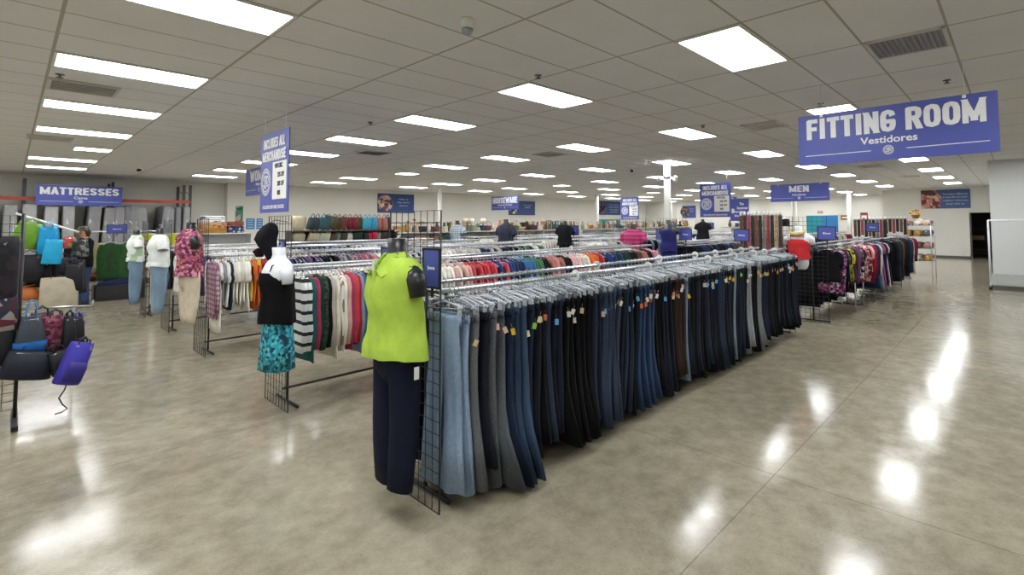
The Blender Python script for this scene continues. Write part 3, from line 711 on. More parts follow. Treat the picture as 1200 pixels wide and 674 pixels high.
def fill(x0, x1, y, step, seq, where, group, individual=True, styles=('tee', 'long', 'long', 'tank'), z=ZR, mats=None, step0=None):
    x = x0; k = 0; yw = 0; n = int((x1-x0)/step)
    while x < x1:
        k += 1; yw = yw*.7+rnd.uniform(-1.8, 1.8)
        u = (x-x0)/(x1-x0)
        if k <= len(seq[0]): e = seq[0][k-1]
        else:
            tail = seq[1]; e = (tail[min(len(tail)-1, int(u*len(tail)+rnd.uniform(-.9, .9)) % len(tail))], None)
        c, st = e[0], e[1] or rnd.choice(styles); mt = None; nm = namesc.get(c, c)
        if not c.startswith('#'): nm, mt = c, mats[c]
        garment(x, y, R(yw), st, rnd.randrange(4), c if c.startswith('#') else '#8a8a90', '%s %s, %s garment along %s' % (nm, sty[st], ordn(k), where), group, individual, mt, z, where and 'on '+where)
        x += step0 if (step0 and k < len(seq[0])) else step
pats = {'white black striped': stripes('#1a1c22', '#e4e6e4', 3.2, .25), 'brown white striped': stripes('#8a7a66', '#e8e2d4', 9, .5, 1), 'dark green speckled': floral(['#14251e', '#1c3a2c', '#3a4a38', '#10181a'], 50),
        'purple floral': floral(['#5a2a6a', '#8a3a7a', '#c070a0', '#2a1a3a', '#d8c8d0'], 30), 'yellow black printed': floral(['#c9c02a', '#1a1a1c', '#8a8f2a', '#dfe060'], 18), 'black white floral': floral(['#15161a', '#e0e0da', '#15161a', '#4a6a4a', '#a03050'], 26),
        'red white printed': floral(['#a02038', '#d8c8c4', '#601528', '#c04058'], 30), 'pink floral': floral(['#c98098', '#e0b0b8', '#8a4060', '#e8e0dc'], 30)}
row1 = [('white black striped', 'long'), ('white black striped', 'long'), ('#27605f', 'long'), ('#a63c5e', 'long'), ('#1c3a30', 'long'), ('dark green speckled', 'jacket'), ('#15161a', 'long'), ('#b8b0a4', 'long'), ('#d9d4c6', 'long'), ('brown white striped', 'long'), ('#e8e6de', 'long'), ('#d0a49c', 'long'), ('#a63c5e', 'long'),
        ('#bf4750', 'jacket'), ('#a32c38', 'long'), ('#7e93ac', 'long'), ('#4a5f7a', 'long'), ('#22304e', 'long'), ('#dfe06a', 'long'), ('#8a8a90', 'long'), ('#15161a', 'long'), ('#15161a', 'long')]
tail1 = pal('black', 'navy', 'beige', 'pale grey', 'black', 'brown', 'beige', 'cream', 'white', 'cream', 'blush', 'coral red', 'red', 'coral red', 'royal blue', 'navy', 'blue', 'green', 'black', 'dusty rose', 'pink', 'black', 'blush', 'pale grey', 'cream', 'orange', 'red', 'navy', 'royal blue', 'dark green', 'green', 'black', 'brown', 'dusty rose', 'black', 'pink')
Y1 = 1.37
rk = rack(2.84, 9.2, Y1, 'second garment rack, packed with tops sorted by colour')
grid_panel(2.79, Y1, rk); grid_panel(9.28, Y1+.25, rk)
fill(2.87, 9.1, Y1-.225, .054, (row1, tail1), 'the second rack front rail', 'tops on the front rail of the second rack', mats=pats, step0=.037)
Y2 = 4.3
rk = rack(2.84, 9.2, Y2, 'third garment rack from the camera, with white and orange tops at its end')
grid_panel(2.79, Y2, rk)
pats['pink plaid'] = plaid('#c9b0bc', '#7a3a58', '#8a5070'); 
row2 = [('pink plaid', 'long'), ('#e8e6de', 'dress'), ('#8a8a90', 'tee'), ('#e8e6de', 'tee'), ('#22304e', 'tee'), ('#d9d4c6', 'tee'), ('#e8e6de', 'tee'), ('#d9d4c6', 'tee'), ('#e8e6de', 'tee'), ('#e8e6de', 'tee'), ('#e5cf6a', 'tank'), ('#cc6a34', 'tee'), ('#cc6a34', 'tee'), ('#a32c38', 'tee'), ('#a32c38', 'tee'), ('#bf4750', 'tee'), ('#a32c38', 'tee'), ('#7a1f3a', 'tee'), ('#3a93a8', 'tank'), ('#3a93a8', 'tee'), ('#34618c', 'tee'), ('#2e3a70', 'tee'), ('#2e3a70', 'tee')]
fill(2.87, 6.0, Y2-.225, .06, (row2, pal('navy', 'black', 'purple', 'black', 'grey', 'pink', 'white', 'cream')), 'the third rack front rail', 'tops on the front rail of the third rack', mats=pats, step0=.042)
fill(6.05, 9.1, Y2-.225, .085, ([], pal('white', 'pale grey', 'beige', 'navy', 'black', 'green')), '', '', False)
mixed = pal('white', 'pale grey', 'beige', 'navy', 'black', 'denim blue', 'cream', 'grey', 'dusty rose', 'white')
fill(2.95, 9.1, Y1+.225, .09, ([], mixed), '', '', False); fill(2.95, 9.1, Y2+.225, .09, ([], mixed), '', '', False)
for Y, nm, sq in ((6.55, 'fourth', [('#e8e6de', 'long'), ('#c9c4be', 'long'), ('#d9d4c6', 'long'), ('#e8e6de', 'dress'), ('#6a4a7a', 'tee'), ('#22304e', 'tee')]), (8.62, 'fifth', [('#e8e6de', 'dress'), ('#b8b0a4', 'dress'), ('#7e93ac', 'long'), ('#15161a', 'long')])):
    rk = rack(2.84, 9.2, Y, '%s garment rack back from the camera along the left aisle' % nm); grid_panel(2.79, Y, rk)
    fill(2.9, 3.5, Y-.225, .08, (sq, mixed), 'the %s rack front rail' % nm, 'tops at the end of the %s rack' % nm, mats=pats)
    fill(3.52, 9.1, Y-.225, .1, ([], mixed), '', '', False); fill(3.0, 9.1, Y+.225, .1, ([], mixed), '', '', False)
# block two, beyond the cross aisle
Y0b = -1.32
rk = rack(10.5, 15.3, Y0b, 'garment rack of patterned blouses right of the jeans rack end', low=False); grid_panel(10.42, Y0b+.02, rk)
rowb = [('#15161a', 'tee'), ('purple floral', 'long'), ('purple floral', 'tee'), ('#15161a', 'long'), ('black white floral', 'tee'), ('#15161a', 'tee'), ('#8a8a90', 'tank'), ('yellow black printed', 'tee'), ('yellow black printed', 'tank'), ('#5a4030', 'tee'), ('#6a4a7a', 'long'), ('#6a4a7a', 'tee'), ('black white floral', 'tee'), ('black white floral', 'long'), ('#15161a', 'tee'), ('red white printed', 'tee'), ('black white floral', 'tank'), ('pink floral', 'tee'),
        ('#c9c4be', 'tank'), ('red white printed', 'long'), ('#d0a49c', 'tee'), ('#d9d4c6', 'tee'), ('#a32c38', 'long'), ('#a32c38', 'tee'), ('#7a1f3a', 'long'), ('#22304e', 'dress'), ('#22304e', 'long'), ('#4a5f7a', 'dress'), ('#d9d4c6', 'long'), ('#8a8a90', 'dress'), ('#2e3a70', 'dress'), ('#c2567e', 'dress'), ('#22304e', 'long'), ('#15161a', 'dress'), ('#6a4a7a', 'dress'), ('#d9d4c6', 'dress'), ('#15161a', 'dress'), ('#22304e', 'dress')]
fill(10.6, 15.2, Y0b-.225, .12, (rowb, pal('navy', 'black')), 'the patterned blouse rack', 'blouses on the rack beside the right aisle', mats=pats)
fill(10.6, 15.2, Y0b+.225, .09, ([], pal('black', 'navy', 'black', 'brown', 'purple')), '', '', False, ('dress', 'coat'))
fill(15.8, 19.4, -1.115, .12, ([], pal('black', 'navy', 'black', 'brown')), '', '', False, ('coat', 'dress'))
# dark jackets
rack(15.7, 19.6, -1.34, 'garment rack of dark coats farther along the right aisle', low=False)
fill(15.8, 19.3, -1.565, .17, ([('#15161a', 'coat'), ('#15161a', 'coat'), ('#1c3a30', 'coat'), ('#22304e', 'coat'), ('#15161a', 'coat')], pal('black', 'grey', 'brown', 'black', 'navy', 'beige', 'maroon')), 'the dark coat rack', 'coats on the rack by the right aisle', styles=('jacket', 'coat', 'jacket'))
# remaining rows: block two and three, seen as rails, hangers and shoulders
rowlab = {1.37: 'second', 4.3: 'third', 6.55: 'fourth', 8.62: 'fifth'}
for Y in (1.37, 4.3, 6.55, 8.62):
    for x0, x1, bl in ((10.5, 16.4, 'middle'), (17.8, 24.0, 'far')):
        rk = rack(x0, x1, Y, 'garment rack in the %s block, %s row from the jeans rack side' % (bl, rowlab[Y]), low=False); grid_panel(x0-.08, Y, rk)
        st = .11 if bl == 'middle' else .16
        mx = pal('black', 'navy', 'brown', 'grey', 'black', 'beige', 'maroon') if Y < 2 else mixed
        fill(x0+.1, x1-.1, Y-.225, st, ([], mx), '', '', False); fill(x0+.1, x1-.1, Y+.225, st*1.2, ([], mx), '', '', False)
allg = MB(); mi = []
for k, (c, mb) in enumerate(stuff_g.items()):
    n = len(allg.v); allg.v += mb.v; allg.f += [tuple(n+i for i in f) for f in mb.f]; allg.sm += mb.sm; mi += [k]*len(mb.f)
me = allg.mesh('hanging_clothes')
for c in stuff_g: me.materials.append(fabric(c))
me.polygons.foreach_set('material_index', mi)
tag(mkobj('hanging_clothes', me, me.materials[0]), 'mass of clothes hanging on the farther racks, too many to count', 'clothes', kind='stuff')
tag(stuff_h.build('hangers_on_far_racks', clearplastic), 'mass of clear hangers on the farther rack rails, too many to count', 'hangers', kind='stuff')

# size discs on rails
def discs():
    m = MB(); n = 20; a = .045
    o = [[(x, r*math.cos(2*PI*i/n), r*math.sin(2*PI*i/n)) for i in range(n)] for x, r in ((-.002, .019), (-.002, a), (.002, a), (.002, .019))]
    m.rings(o, cap=False, close=True, sm=False); me = m.mesh('size_disc')
    pl = [(4.15, YN, 'front jeans rail'), (5.0, YF, 'rear jeans rail'), (5.25, YN, 'front jeans rail'), (6.2, YF, 'rear jeans rail'), (6.55, YN, 'front jeans rail'), (7.1, YF, 'rear jeans rail'), (7.3, YN, 'front jeans rail'), (7.7, YF, 'rear jeans rail'), (7.95, YN, 'front jeans rail'), (8.2, YF, 'rear jeans rail'), (8.35, YN, 'front jeans rail'), (8.6, YF, 'rear jeans rail'), (8.75, YN, 'front jeans rail'), (9.0, YF, 'rear jeans rail'),
          (4.6, Y1-.225, 'second rack'), (6.4, Y1-.225, 'second rack'), (8.3, Y1-.225, 'second rack'), (5.6, Y2-.225, 'third rack'), (7.4, Y1+.225, 'second rack'), (12.2, 1.145, 'middle block rack'), (13.6, 1.145, 'middle block rack'), (11.5, -1.545, 'patterned blouse rack'), (12.5, -1.545, 'patterned blouse rack'), (13.3, -1.545, 'patterned blouse rack')]
    cnt = {}
    for x, y, w in pl:
        cnt[w] = cnt.get(w, 0)+1
        o = mkobj('size_disc', me, whiteplastic, None, (x+.001, y, ZR-.003)); o.scale = (1, 1, 1)
        tag(o, 'round white size disc, %s from the near end on the %s' % (ordn(cnt[w]), w), 'size disc', 'white size discs on the rails')
discs()
# legs / low steel stretchers at the blouse rack
t = thing('low_stand', 'low chrome stand with thin legs under the patterned blouses', 'stand', (12.6, -1.45, 0))
for x in (-.5, .2, 1.4): MB().tube([(x, -.2, 0), (x, -.2, .62)], .012, 6).build('leg', chrome, t)
for x in (-.5, .2, 1.4): MB().tube([(x, .2, 0), (x, .2, .62)], .012, 6).build('leg', chrome, t)
MB().tube([(-.5, -.2, .62), (1.4, -.2, .62), (1.4, .2, .62), (-.5, .2, .62)], .01, 6, closed=True).build('top_frame', chrome, t)

# ---------------------------------------------------------------- small category signs on racks
def card_sign(x, y, z, w, h, text, label, d='-x'):
    t = thing('card_sign', label, 'sign', (x, y, z)); facing(t, d)
    MB().box((0, 0, 0), (w, h, .008)).build('card', signblue, t)
    f = MB(); f.box((0, h/2, 0), (w+.02, .012, .014)); f.box((0, -h/2, 0), (w+.02, .012, .014))
    for s in (-1, 1): f.box((s*w/2, 0, 0), (.012, h, .014))
    f.box((0, -h/2-.03, -.004), (.02, .06, .006)); f.build('holder', blackmat, t)
    if text: mkobj('lettering', textmesh(text, w*.45, h*.13, 0, 0, .02, .005), signwhite, t)
card_sign(2.755, -1.335, 1.475, .175, .235, 'Jeans', 'blue card sign reading Jeans on the near grid panel')
card_sign(2.74, -.84, 1.47, .18, .23, 'Jeans', 'blue card sign mostly hidden behind the lime green top')
card_sign(2.76, 1.2, 1.5, .15, .19, 'Tops', 'small blue card sign on the second rack grid panel')
for i, (x, y, z, l) in enumerate([(10.38, 4.5, 1.56, 'left of the black outfit'), (10.38, 4.12, 1.56, 'right of the black outfit'), (10.38, 1.62, 1.5, 'left of the navy dress'), (10.38, 1.06, 1.5, 'right of the navy dress'), (10.36, -1.62, 1.55, 'beside the red top'), (10.3, -.16, 1.5, 'on the nearer belt panel'), (17.7, 4.05, 1.62, 'beside the farthest dark outfit'), (15.7, -1.32, 1.6, 'at the start of the dark coats')]):
    card_sign(x, y, z, .28, .22, 'Sale' if i < 0 else 'Size', 'small blue card sign %s' % l)

# ---------------------------------------------------------------- display forms
def form(label, x, y, spec, rz=0):
    """torso display form facing -X; spec: dict"""
    t = thing('display_mannequin', label, 'mannequin', (x, y, 0), rz)
    fm = plain(spec.get('skin', '#17181b'), .35); zt = spec.get('top', 1.61); k = spec.get('k', 1)
    body = [(zt-.7*k, 0, 0, .06*k, .1*k), (zt-.66*k, 0, 0, .08*k, .13*k), (zt-.6*k, 0, 0, .09*k, .145*k), (zt-.45*k, 0, 0, .095*k, .135*k), (zt-.3*k, -.02, 0, .115*k, .165*k), (zt-.2*k, -.01, 0, .11*k, .19*k), (zt-.145*k, 0, 0, .09*k, .185*k), (zt-.115*k, 0, 0, .075*k, .13*k), (zt-.095*k, 0, 0, .058*k, .075*k), (zt-.06*k, 0, 0, .05*k, .054*k), (zt, .0, .01, .052*k, .056*k)]
    MB().loft(body, 20).build('torso', fm, t)
    for s in (-1, 1): MB().tube([(0, s*.15*k, zt-.18*k), (0, s*.19*k, zt-.21*k), (0, s*.21*k, zt-.3*k)], [.05*k, .055*k, .04*k], 10).build('arm_stump', fm, t)
    m = MB(); m.tube([(0, 0, zt-.01)]+arc((0, 0, zt+.03), .022, R(-90), R(150), 7, 'xz'), .003, 5); m.tube([(.04, 0, zt-.1), (.14, 0, zt-.1)], .004, 5); m.build('hook', chrome, t)
    g = spec.get('top_g')
    if g:
        L, mat, kind = g; ph = spec.get('ph', 1.0)
        lv = [(zt-L, -.01, 0, .128*k, .222*k+spec.get('fl', .0)), (zt-L*.9, -.01, 0, .127*k, .219*k+spec.get('fl', 0)*.85), (zt-L*.8, -.01, 0, .125*k, .215*k+spec.get('fl', 0)*.7), (zt-.5*k, 0, 0, .122*k, .2*k), (zt-.4*k, 0, 0, .118*k, .192*k), (zt-.3*k, -.02, 0, .13*k, .188*k), (zt-.2*k, -.01, 0, .12*k, .2*k)]
        lv = sorted(l for i, l in enumerate(lv) if i == 0 or l[0] > zt-L+.03); lv = [l for i, l in enumerate(lv) if i == 0 or l[0]-lv[i-1][0] > .018]
        if kind == 'cami': lv = [(z, cx, cy, rx, ry*(.86 if z < zt-.36*k else .93)) for z, cx, cy, rx, ry in lv]; lv = [l for l in lv if l[0] < zt-.25*k]+[(zt-.25*k, -.015, 0, .135*k, .17*k), (zt-.21*k, -.02, 0, .12*k, .14*k)]
        else: lv += [(zt-.15*k, 0, 0, .1*k, .19*k), (zt-.118*k, 0, 0, .082*k, .145*k), (zt-.1*k, 0, 0, .068*k, .09*k)]
        n = 40; rg = []
        for i, (z, cx, cy, rx, ry) in enumerate(lv):
            t_ = 1-i/(len(lv)-1)
            rg.append([(cx+rx*math.cos(2*PI*j/n)*(1+.1*t_**.7*math.sin(7*2*PI*j/n+ph+z*2)+.05*t_*math.sin(11*2*PI*j/n-ph)), cy+ry*math.sin(2*PI*j/n)*(1+.04*t_*math.sin(5*2*PI*j/n+ph)), z+(.012*math.sin(4*PI*j/n) if i == 0 else 0)) for j in range(n)])
        m = MB(); m.rings(rg, cap=False)
        m.build('blouse', mat, t)
        if kind in ('polo', 'tee'):
            m = MB()
            if kind == 'polo':
                for s in (-1, 1):
                    q = [(-.062, .02, -.085), (.01, .07, -.075), (-.01, .125, -.135), (-.125, .075, -.2), (-.125, .03, -.17)]
                    for d in (0, .012): n0 = len(m.v); m.v += [(a*k-d, s*b*k, zt+c*k+d*.5) for a, b, c in q]; m.f.append(tuple(range(n0, n0+5))); m.sm.append(False)
                    for i in range(5): a, b = n0-5+i, n0-5+(i+1) % 5; m.f.append((a, b, b+5, a+5)); m.sm.append(False)
                m.box((-.13*k, 0, zt-.24*k), (.012, .035, .17)); m.box((-.11*k, .002, zt-.16*k), (.02, .03, .05))
                m.tube([(.05*k*math.cos(a), .062*k*math.sin(a), zt-.088*k) for a in [2*PI*i/12 for i in range(12)]], .01, 6, closed=True)
            else: m.tube([(.068*k*math.cos(a), .09*k*math.sin(a), zt-.1*k) for a in [2*PI*i/14 for i in range(14)]], .007, 5, closed=True)
            m.build('collar', mat, t)
        if kind == 'tee':
            for s in (-1, 1): MB().tube([(0, s*.13*k, zt-.17*k), (0, s*.2*k, zt-.215*k), (0, s*.25*k, zt-.33*k)], [.06*k, .078*k, .07*k], 12, cap=False).build('sleeve', mat, t)
        if kind == 'cami':
            m = MB()
            for s in (-1, 1): m.tube([(-.1*k, s*.1*k, zt-.2*k), (-.085*k, s*.1*k, zt-.15*k), (0, s*.1*k, zt-.115*k), (.08*k, s*.09*k, zt-.18*k)], .006, 5)
            m.build('strap', mat, t)
    b = spec.get('bottom')
    if b:
        kind, z0, z1, mat, wd = b; m = MB()
        if kind == 'pants':
            m.loft([(z0-.32, .0, 0, .06, wd*.3), (z0-.22, 0, 0, .108, wd*.44), (z0-.1, 0, 0, .104, wd*.43), (z0, 0, 0, .098, wd*.38)], 20, fold=.02)
            for s in (-1, 1):
                L = z0-z1; lv = []
                for i in range(9):
                    u = i/8; w = wd/4*(1-.1*u)*(1.0 if u > .1 else .9); lv.append((z0-L*u, .01*math.sin(5*u+s), s*(wd/4*.92)*(1-.25*u), (.07 if i == 0 else .1)*(1-.38*u), w))
                m.loft(lv, 14, fold=.09, nf=3, ph=s)
        else:
            L = z0-z1; m.loft([(z0, 0, 0, .09, wd*.4), (z0-L*.3, 0, 0, .105, wd*.46), (z0-L*.7, 0, 0, .12, wd*.49), (z1, 0, 0, .13, wd*.52)], 26, fold=.07, nf=9)
        m.build({'pants': 'trousers', 'skirt': 'skirt'}[kind], mat, t)
    return t
lime = fabric('#aac84e')
t = form('black display torso in a lime green sleeveless polo and navy trousers', 2.6, -1.2, dict(top=1.66, k=1.12, top_g=(.7, lime, 'polo'), bottom=('pants', 1.12, .2, fabric('#161b2c'), .44), ph=.4, fl=.015))
m = MB().box((-.145, .015, 1.5), (.004, .03, .08)).build('price_tag', plain('#cfd8c8', .5), t); MB().box((-.02, -.26, .9), (.03, .004, .07)).build('price_tag', plain('#d8d8d0', .5), t)
t = form('white display torso in a black halter top and turquoise patterned skirt', 2.58, .74, dict(skin='#dfe3e8', top=1.55, k=1.0, fl=.02, top_g=(.64, fabric('#0c0c0e'), 'cami'), bottom=('skirt', 1.12, .52, floral(['#1b6f86', '#2fa3b3', '#123f56', '#55c0c8'], 40), .36), ph=2))
MB().box((-.12, .05, .985), (.006, .05, .06)).build('price_tag', plain('#d8d8d0', .5), t)
MB().box((-.1, .18, 1.42), (.006, .07, .05)).build('price_tag', plain('#e0d820', .5), t)
def wig():
    t = thing('knit_hat', 'dark knitted hat hung at the top of the second rack grid panel', 'hat', (2.54, .9, 1.47))
    MB().loft([(-.03, 0, -.06, .02, .03), (.03, .01, -.05, .05, .05), (.09, 0, -.01, .07, .09), (.15, -.01, .01, .085, .105), (.21, 0, -.01, .08, .095), (.265, .01, -.03, .055, .07), (.295, .01, -.04, .02, .03)], 22, fold=.1, nf=5, grow=False).build('crown', fabric('#17161c'), t)
    MB().loft([(-.01, -.03, .1, .03, .02), (.04, -.04, .11, .05, .035), (.07, -.03, .09, .03, .02)], 12).build('side_flap', fabric('#2a1a22'), t)
    MB().tube([(0, 0, .28), (.05, 0, .32), (.16, 0, .3)], .003, 4).build('loop', blackwire, t)
wig()
form('black display torso in a magenta patterned top and cream trousers', 2.56, 3.8, dict(top=1.78, k=1.1, top_g=(.68, floral(['#7a2a52', '#a04a70', '#c88aa0', '#5a1a3c', '#b86a58'], 34), 'polo'), bottom=('pants', 1.22, .52, fabric('#cfc3ad'), .5), ph=3))
form('black display torso in a white tee and light blue jeans, fourth rack end', 2.56, 5.75, dict(top=1.7, k=1.0, top_g=(.58, fabric('#dfe4e0'), 'tee'), bottom=('pants', 1.24, .42, denim('#8fa9c0'), .36), ph=5))
form('black display torso in a white and green tee and pale jeans, fifth rack end', 2.56, 7.85, dict(top=1.66, k=.95, top_g=(.56, floral(['#dfe4e0', '#dfe4e0', '#a8c4a0', '#dfe4e0', '#e8e8e4'], 9), 'tee'), bottom=('pants', 1.2, .34, denim('#7f9ab4'), .36), ph=6))
t = form('white display torso in a red camisole with a gold collar necklace', 9.46, -1.44, dict(skin='#dfe3e6', top=1.68, k=.98, top_g=(.53, fabric('#d2383e'), 'cami'), ph=1, fl=-.045))
MB().tube([(-.07*math.sin(a)-.05, .1*math.cos(a)*1.15, 1.62-.07*math.sin(a)) for a in [R(5+17*i) for i in range(11)]], [.012, .02, .026, .03, .034, .036, .034, .03, .026, .02, .012], 8).build('necklace', solid('gold_beads', '#cbb56a', .4, .3, .3, 60), t)
form('distant display torso in a pale blue plaid shirt', 10.25, 8.75, dict(top=1.84, k=1.25, top_g=(.8, plaid('#c2cfd2', '#5a6a80', '#6f8290'), 'tee'), ph=1, skin='#202124'))
form('distant display torso in a dark navy pinstriped shirt', 10.25, 6.5, dict(top=1.86, k=1.35, top_g=(.78, stripes('#3a4058', '#15182a', 10, .2, 1), 'tee'), ph=2, skin='#202124'))
form('distant display torso in an all black outfit between two card signs', 10.25, 4.3, dict(top=1.8, k=1.0, top_g=(.6, fabric('#18191d'), 'tee'), bottom=('skirt', 1.25, 1.0, fabric('#15161a'), .38), ph=3))
form('display torso in a pink puffer jacket at the end of the second rack', 9.3, 1.62, dict(top=1.72, k=1.05, top_g=(.55, stripes('#8a2450', '#c04078', 4, .25), 'tee'), ph=4, skin='#202124'))
form('display torso in a long royal navy dress at a rack end', 10.25, 1.37, dict(top=1.8, k=1.0, top_g=(.66, fabric('#2a2d66'), 'cami'), bottom=('skirt', 1.2, .8, fabric('#2a2d66'), .4), ph=5, skin='#3a3b42'))
form('farthest display torso in a black lace top, under the right price sign', 17.55, 4.25, dict(top=1.86, k=1.1, top_g=(.75, fabric('#1a1c1e'), 'tee'), ph=6))

# ---------------------------------------------------------------- belts and ties
def belt_panel(x, y, n, w, lab, ztop=1.9, L=.78):
    t = thing('belt_stand', 'grid stand of hanging belts %s' % lab, 'display stand', (x, y, 0))
    mkobj('frame', GF, blackwire, t, (0, .0, .002)); mkobj('wire_mesh', GW, blackwire, t, (0, 0, .002))
    f = MB(); f.tube([(0, -w/2, ztop-.06), (0, w/2, ztop-.06)], .01, 6); f.build('hook_bar', chrome, t)
    cols = ['#5a3a1c', '#2b2018', '#96404a', '#17161a', '#6a4526', '#15151a', '#7c7468', '#8a3a40', '#1c1a1c', '#a08a68', '#3a2a1c']
    for i in range(n):
        yy = y+w/2-w*(i+.5)/n
        b = thing('belt', '%s belt from the left on the %s' % (ordn(i+1), 'stand '+lab), 'belt', (x-.06, yy, ztop), 0, 'belts hanging on the stand '+lab)
        m = MB(); Lb = L*rnd.uniform(.8, 1.05); wv = w/n*.42
        m.rings([[(-.012, -wv*s2, z), (-.012, wv*s2, z), (.008, wv*s2, z), (.008, -wv*s2, z)] for z, s2 in ((-.02, 1), (-Lb*.5, 1), (-Lb, 1), (-Lb-.03, .4))], sm=False)
        m.build('strap', solid('leather'+cols[i % len(cols)], cols[i % len(cols)], .5, 0, .3, 14), b)
        m = MB(); m.tube([(-.02, -.02, -.03), (-.02, .02, -.03), (-.02, .02, .02), (-.02, -.02, .02)], .005, 5, closed=True); m.build('buckle', chrome, b)
        m = MB(); m.loft([(-.02, -.02, 0, .008, .02), (.02, -.02, 0, .01, .024), (.05, -.02, 0, .006, .012)], 10); m.tube([(-.02, 0, .05), (0, 0, .06), (.06, 0, .0)], .004, 4); m.build('hanger_clip', whiteplastic, b)
belt_panel(10.75, -.37, 11, .82, 'left of the red camisole')
belt_panel(16.9, -1.05, 9, .8, 'beyond the patterned blouses', 1.82, .5)
belt_panel(19.9, -1.2, 6, .6, 'above the dark coats', 1.85, .5)

# ---------------------------------------------------------------- bags
def bag(label, x, y, z, w, h, d, c, handle=.18, rz=0, mat=None, hc=None, taper=.85, tilt=0, pocket=None, cat='bag', name='handbag', group=None, slouch=.06, sq=.55):
    """z is the height of the handle's top"""
    t = thing(name, label, cat, (x, y, z), rz, group); t.rotation_euler = (0, R(tilt), rz)
    mt = mat or solid('bag'+c, c, .6, 0, .12, 12, .4, .2); hm = solid('strap'+(hc or c), hc or c, .6)
    lv = [(-handle-h, 0, 0, w/2*.9, d/2*.85), (-handle-h*.96, 0, 0, w/2, d/2), (-handle-h*.5, 0, 0, w/2*(1+taper)/2, d/2*1.05), (-handle-h*.12, 0, 0, w/2*taper, d/2*.8), (-handle, 0, 0, w/2*taper*.95, d/2*.35)]
    MB().loft(lv, 20, fold=slouch, nf=4, ph=x*9, sq=.85 if cat == 'duffel bag' else sq).build('bag_body', mt, t)
    m = MB()
    for s in (-1, 1):
        ww = w*.25*taper; m.tube([(-ww, s*d*.2, -handle-h*.12), (-ww*.9, s*d*.15, -handle*.5), (-ww*.4, s*d*.05, -.02), (0, s*d*.04, 0), (ww*.4, s*d*.05, -.02), (ww*.9, s*d*.15, -handle*.5), (ww, s*d*.2, -handle-h*.12)], .009, 6, flat=.6)
    m.build('handle', hm, t)
    if pocket:
        MB().loft([(-handle-h*.92, 0, -d*.42, w*.36, d*.16), (-handle-h*.6, 0, -d*.46, w*.38, d*.16), (-handle-h*.45, 0, -d*.42, w*.34, d*.12)], 16, sq=.5).build('pocket', solid('bag'+pocket, pocket, .6), t)
    m = MB(); m.tube([(-w*.33*taper, -d*.3, -handle-h*.1), (w*.33*taper, -d*.3, -handle-h*.1)], .005, 5); m.box((w*.3*taper, -d*.34, -handle-h*.13), (.012, .008, .03)); m.build('zip', chrome, t)
    return t
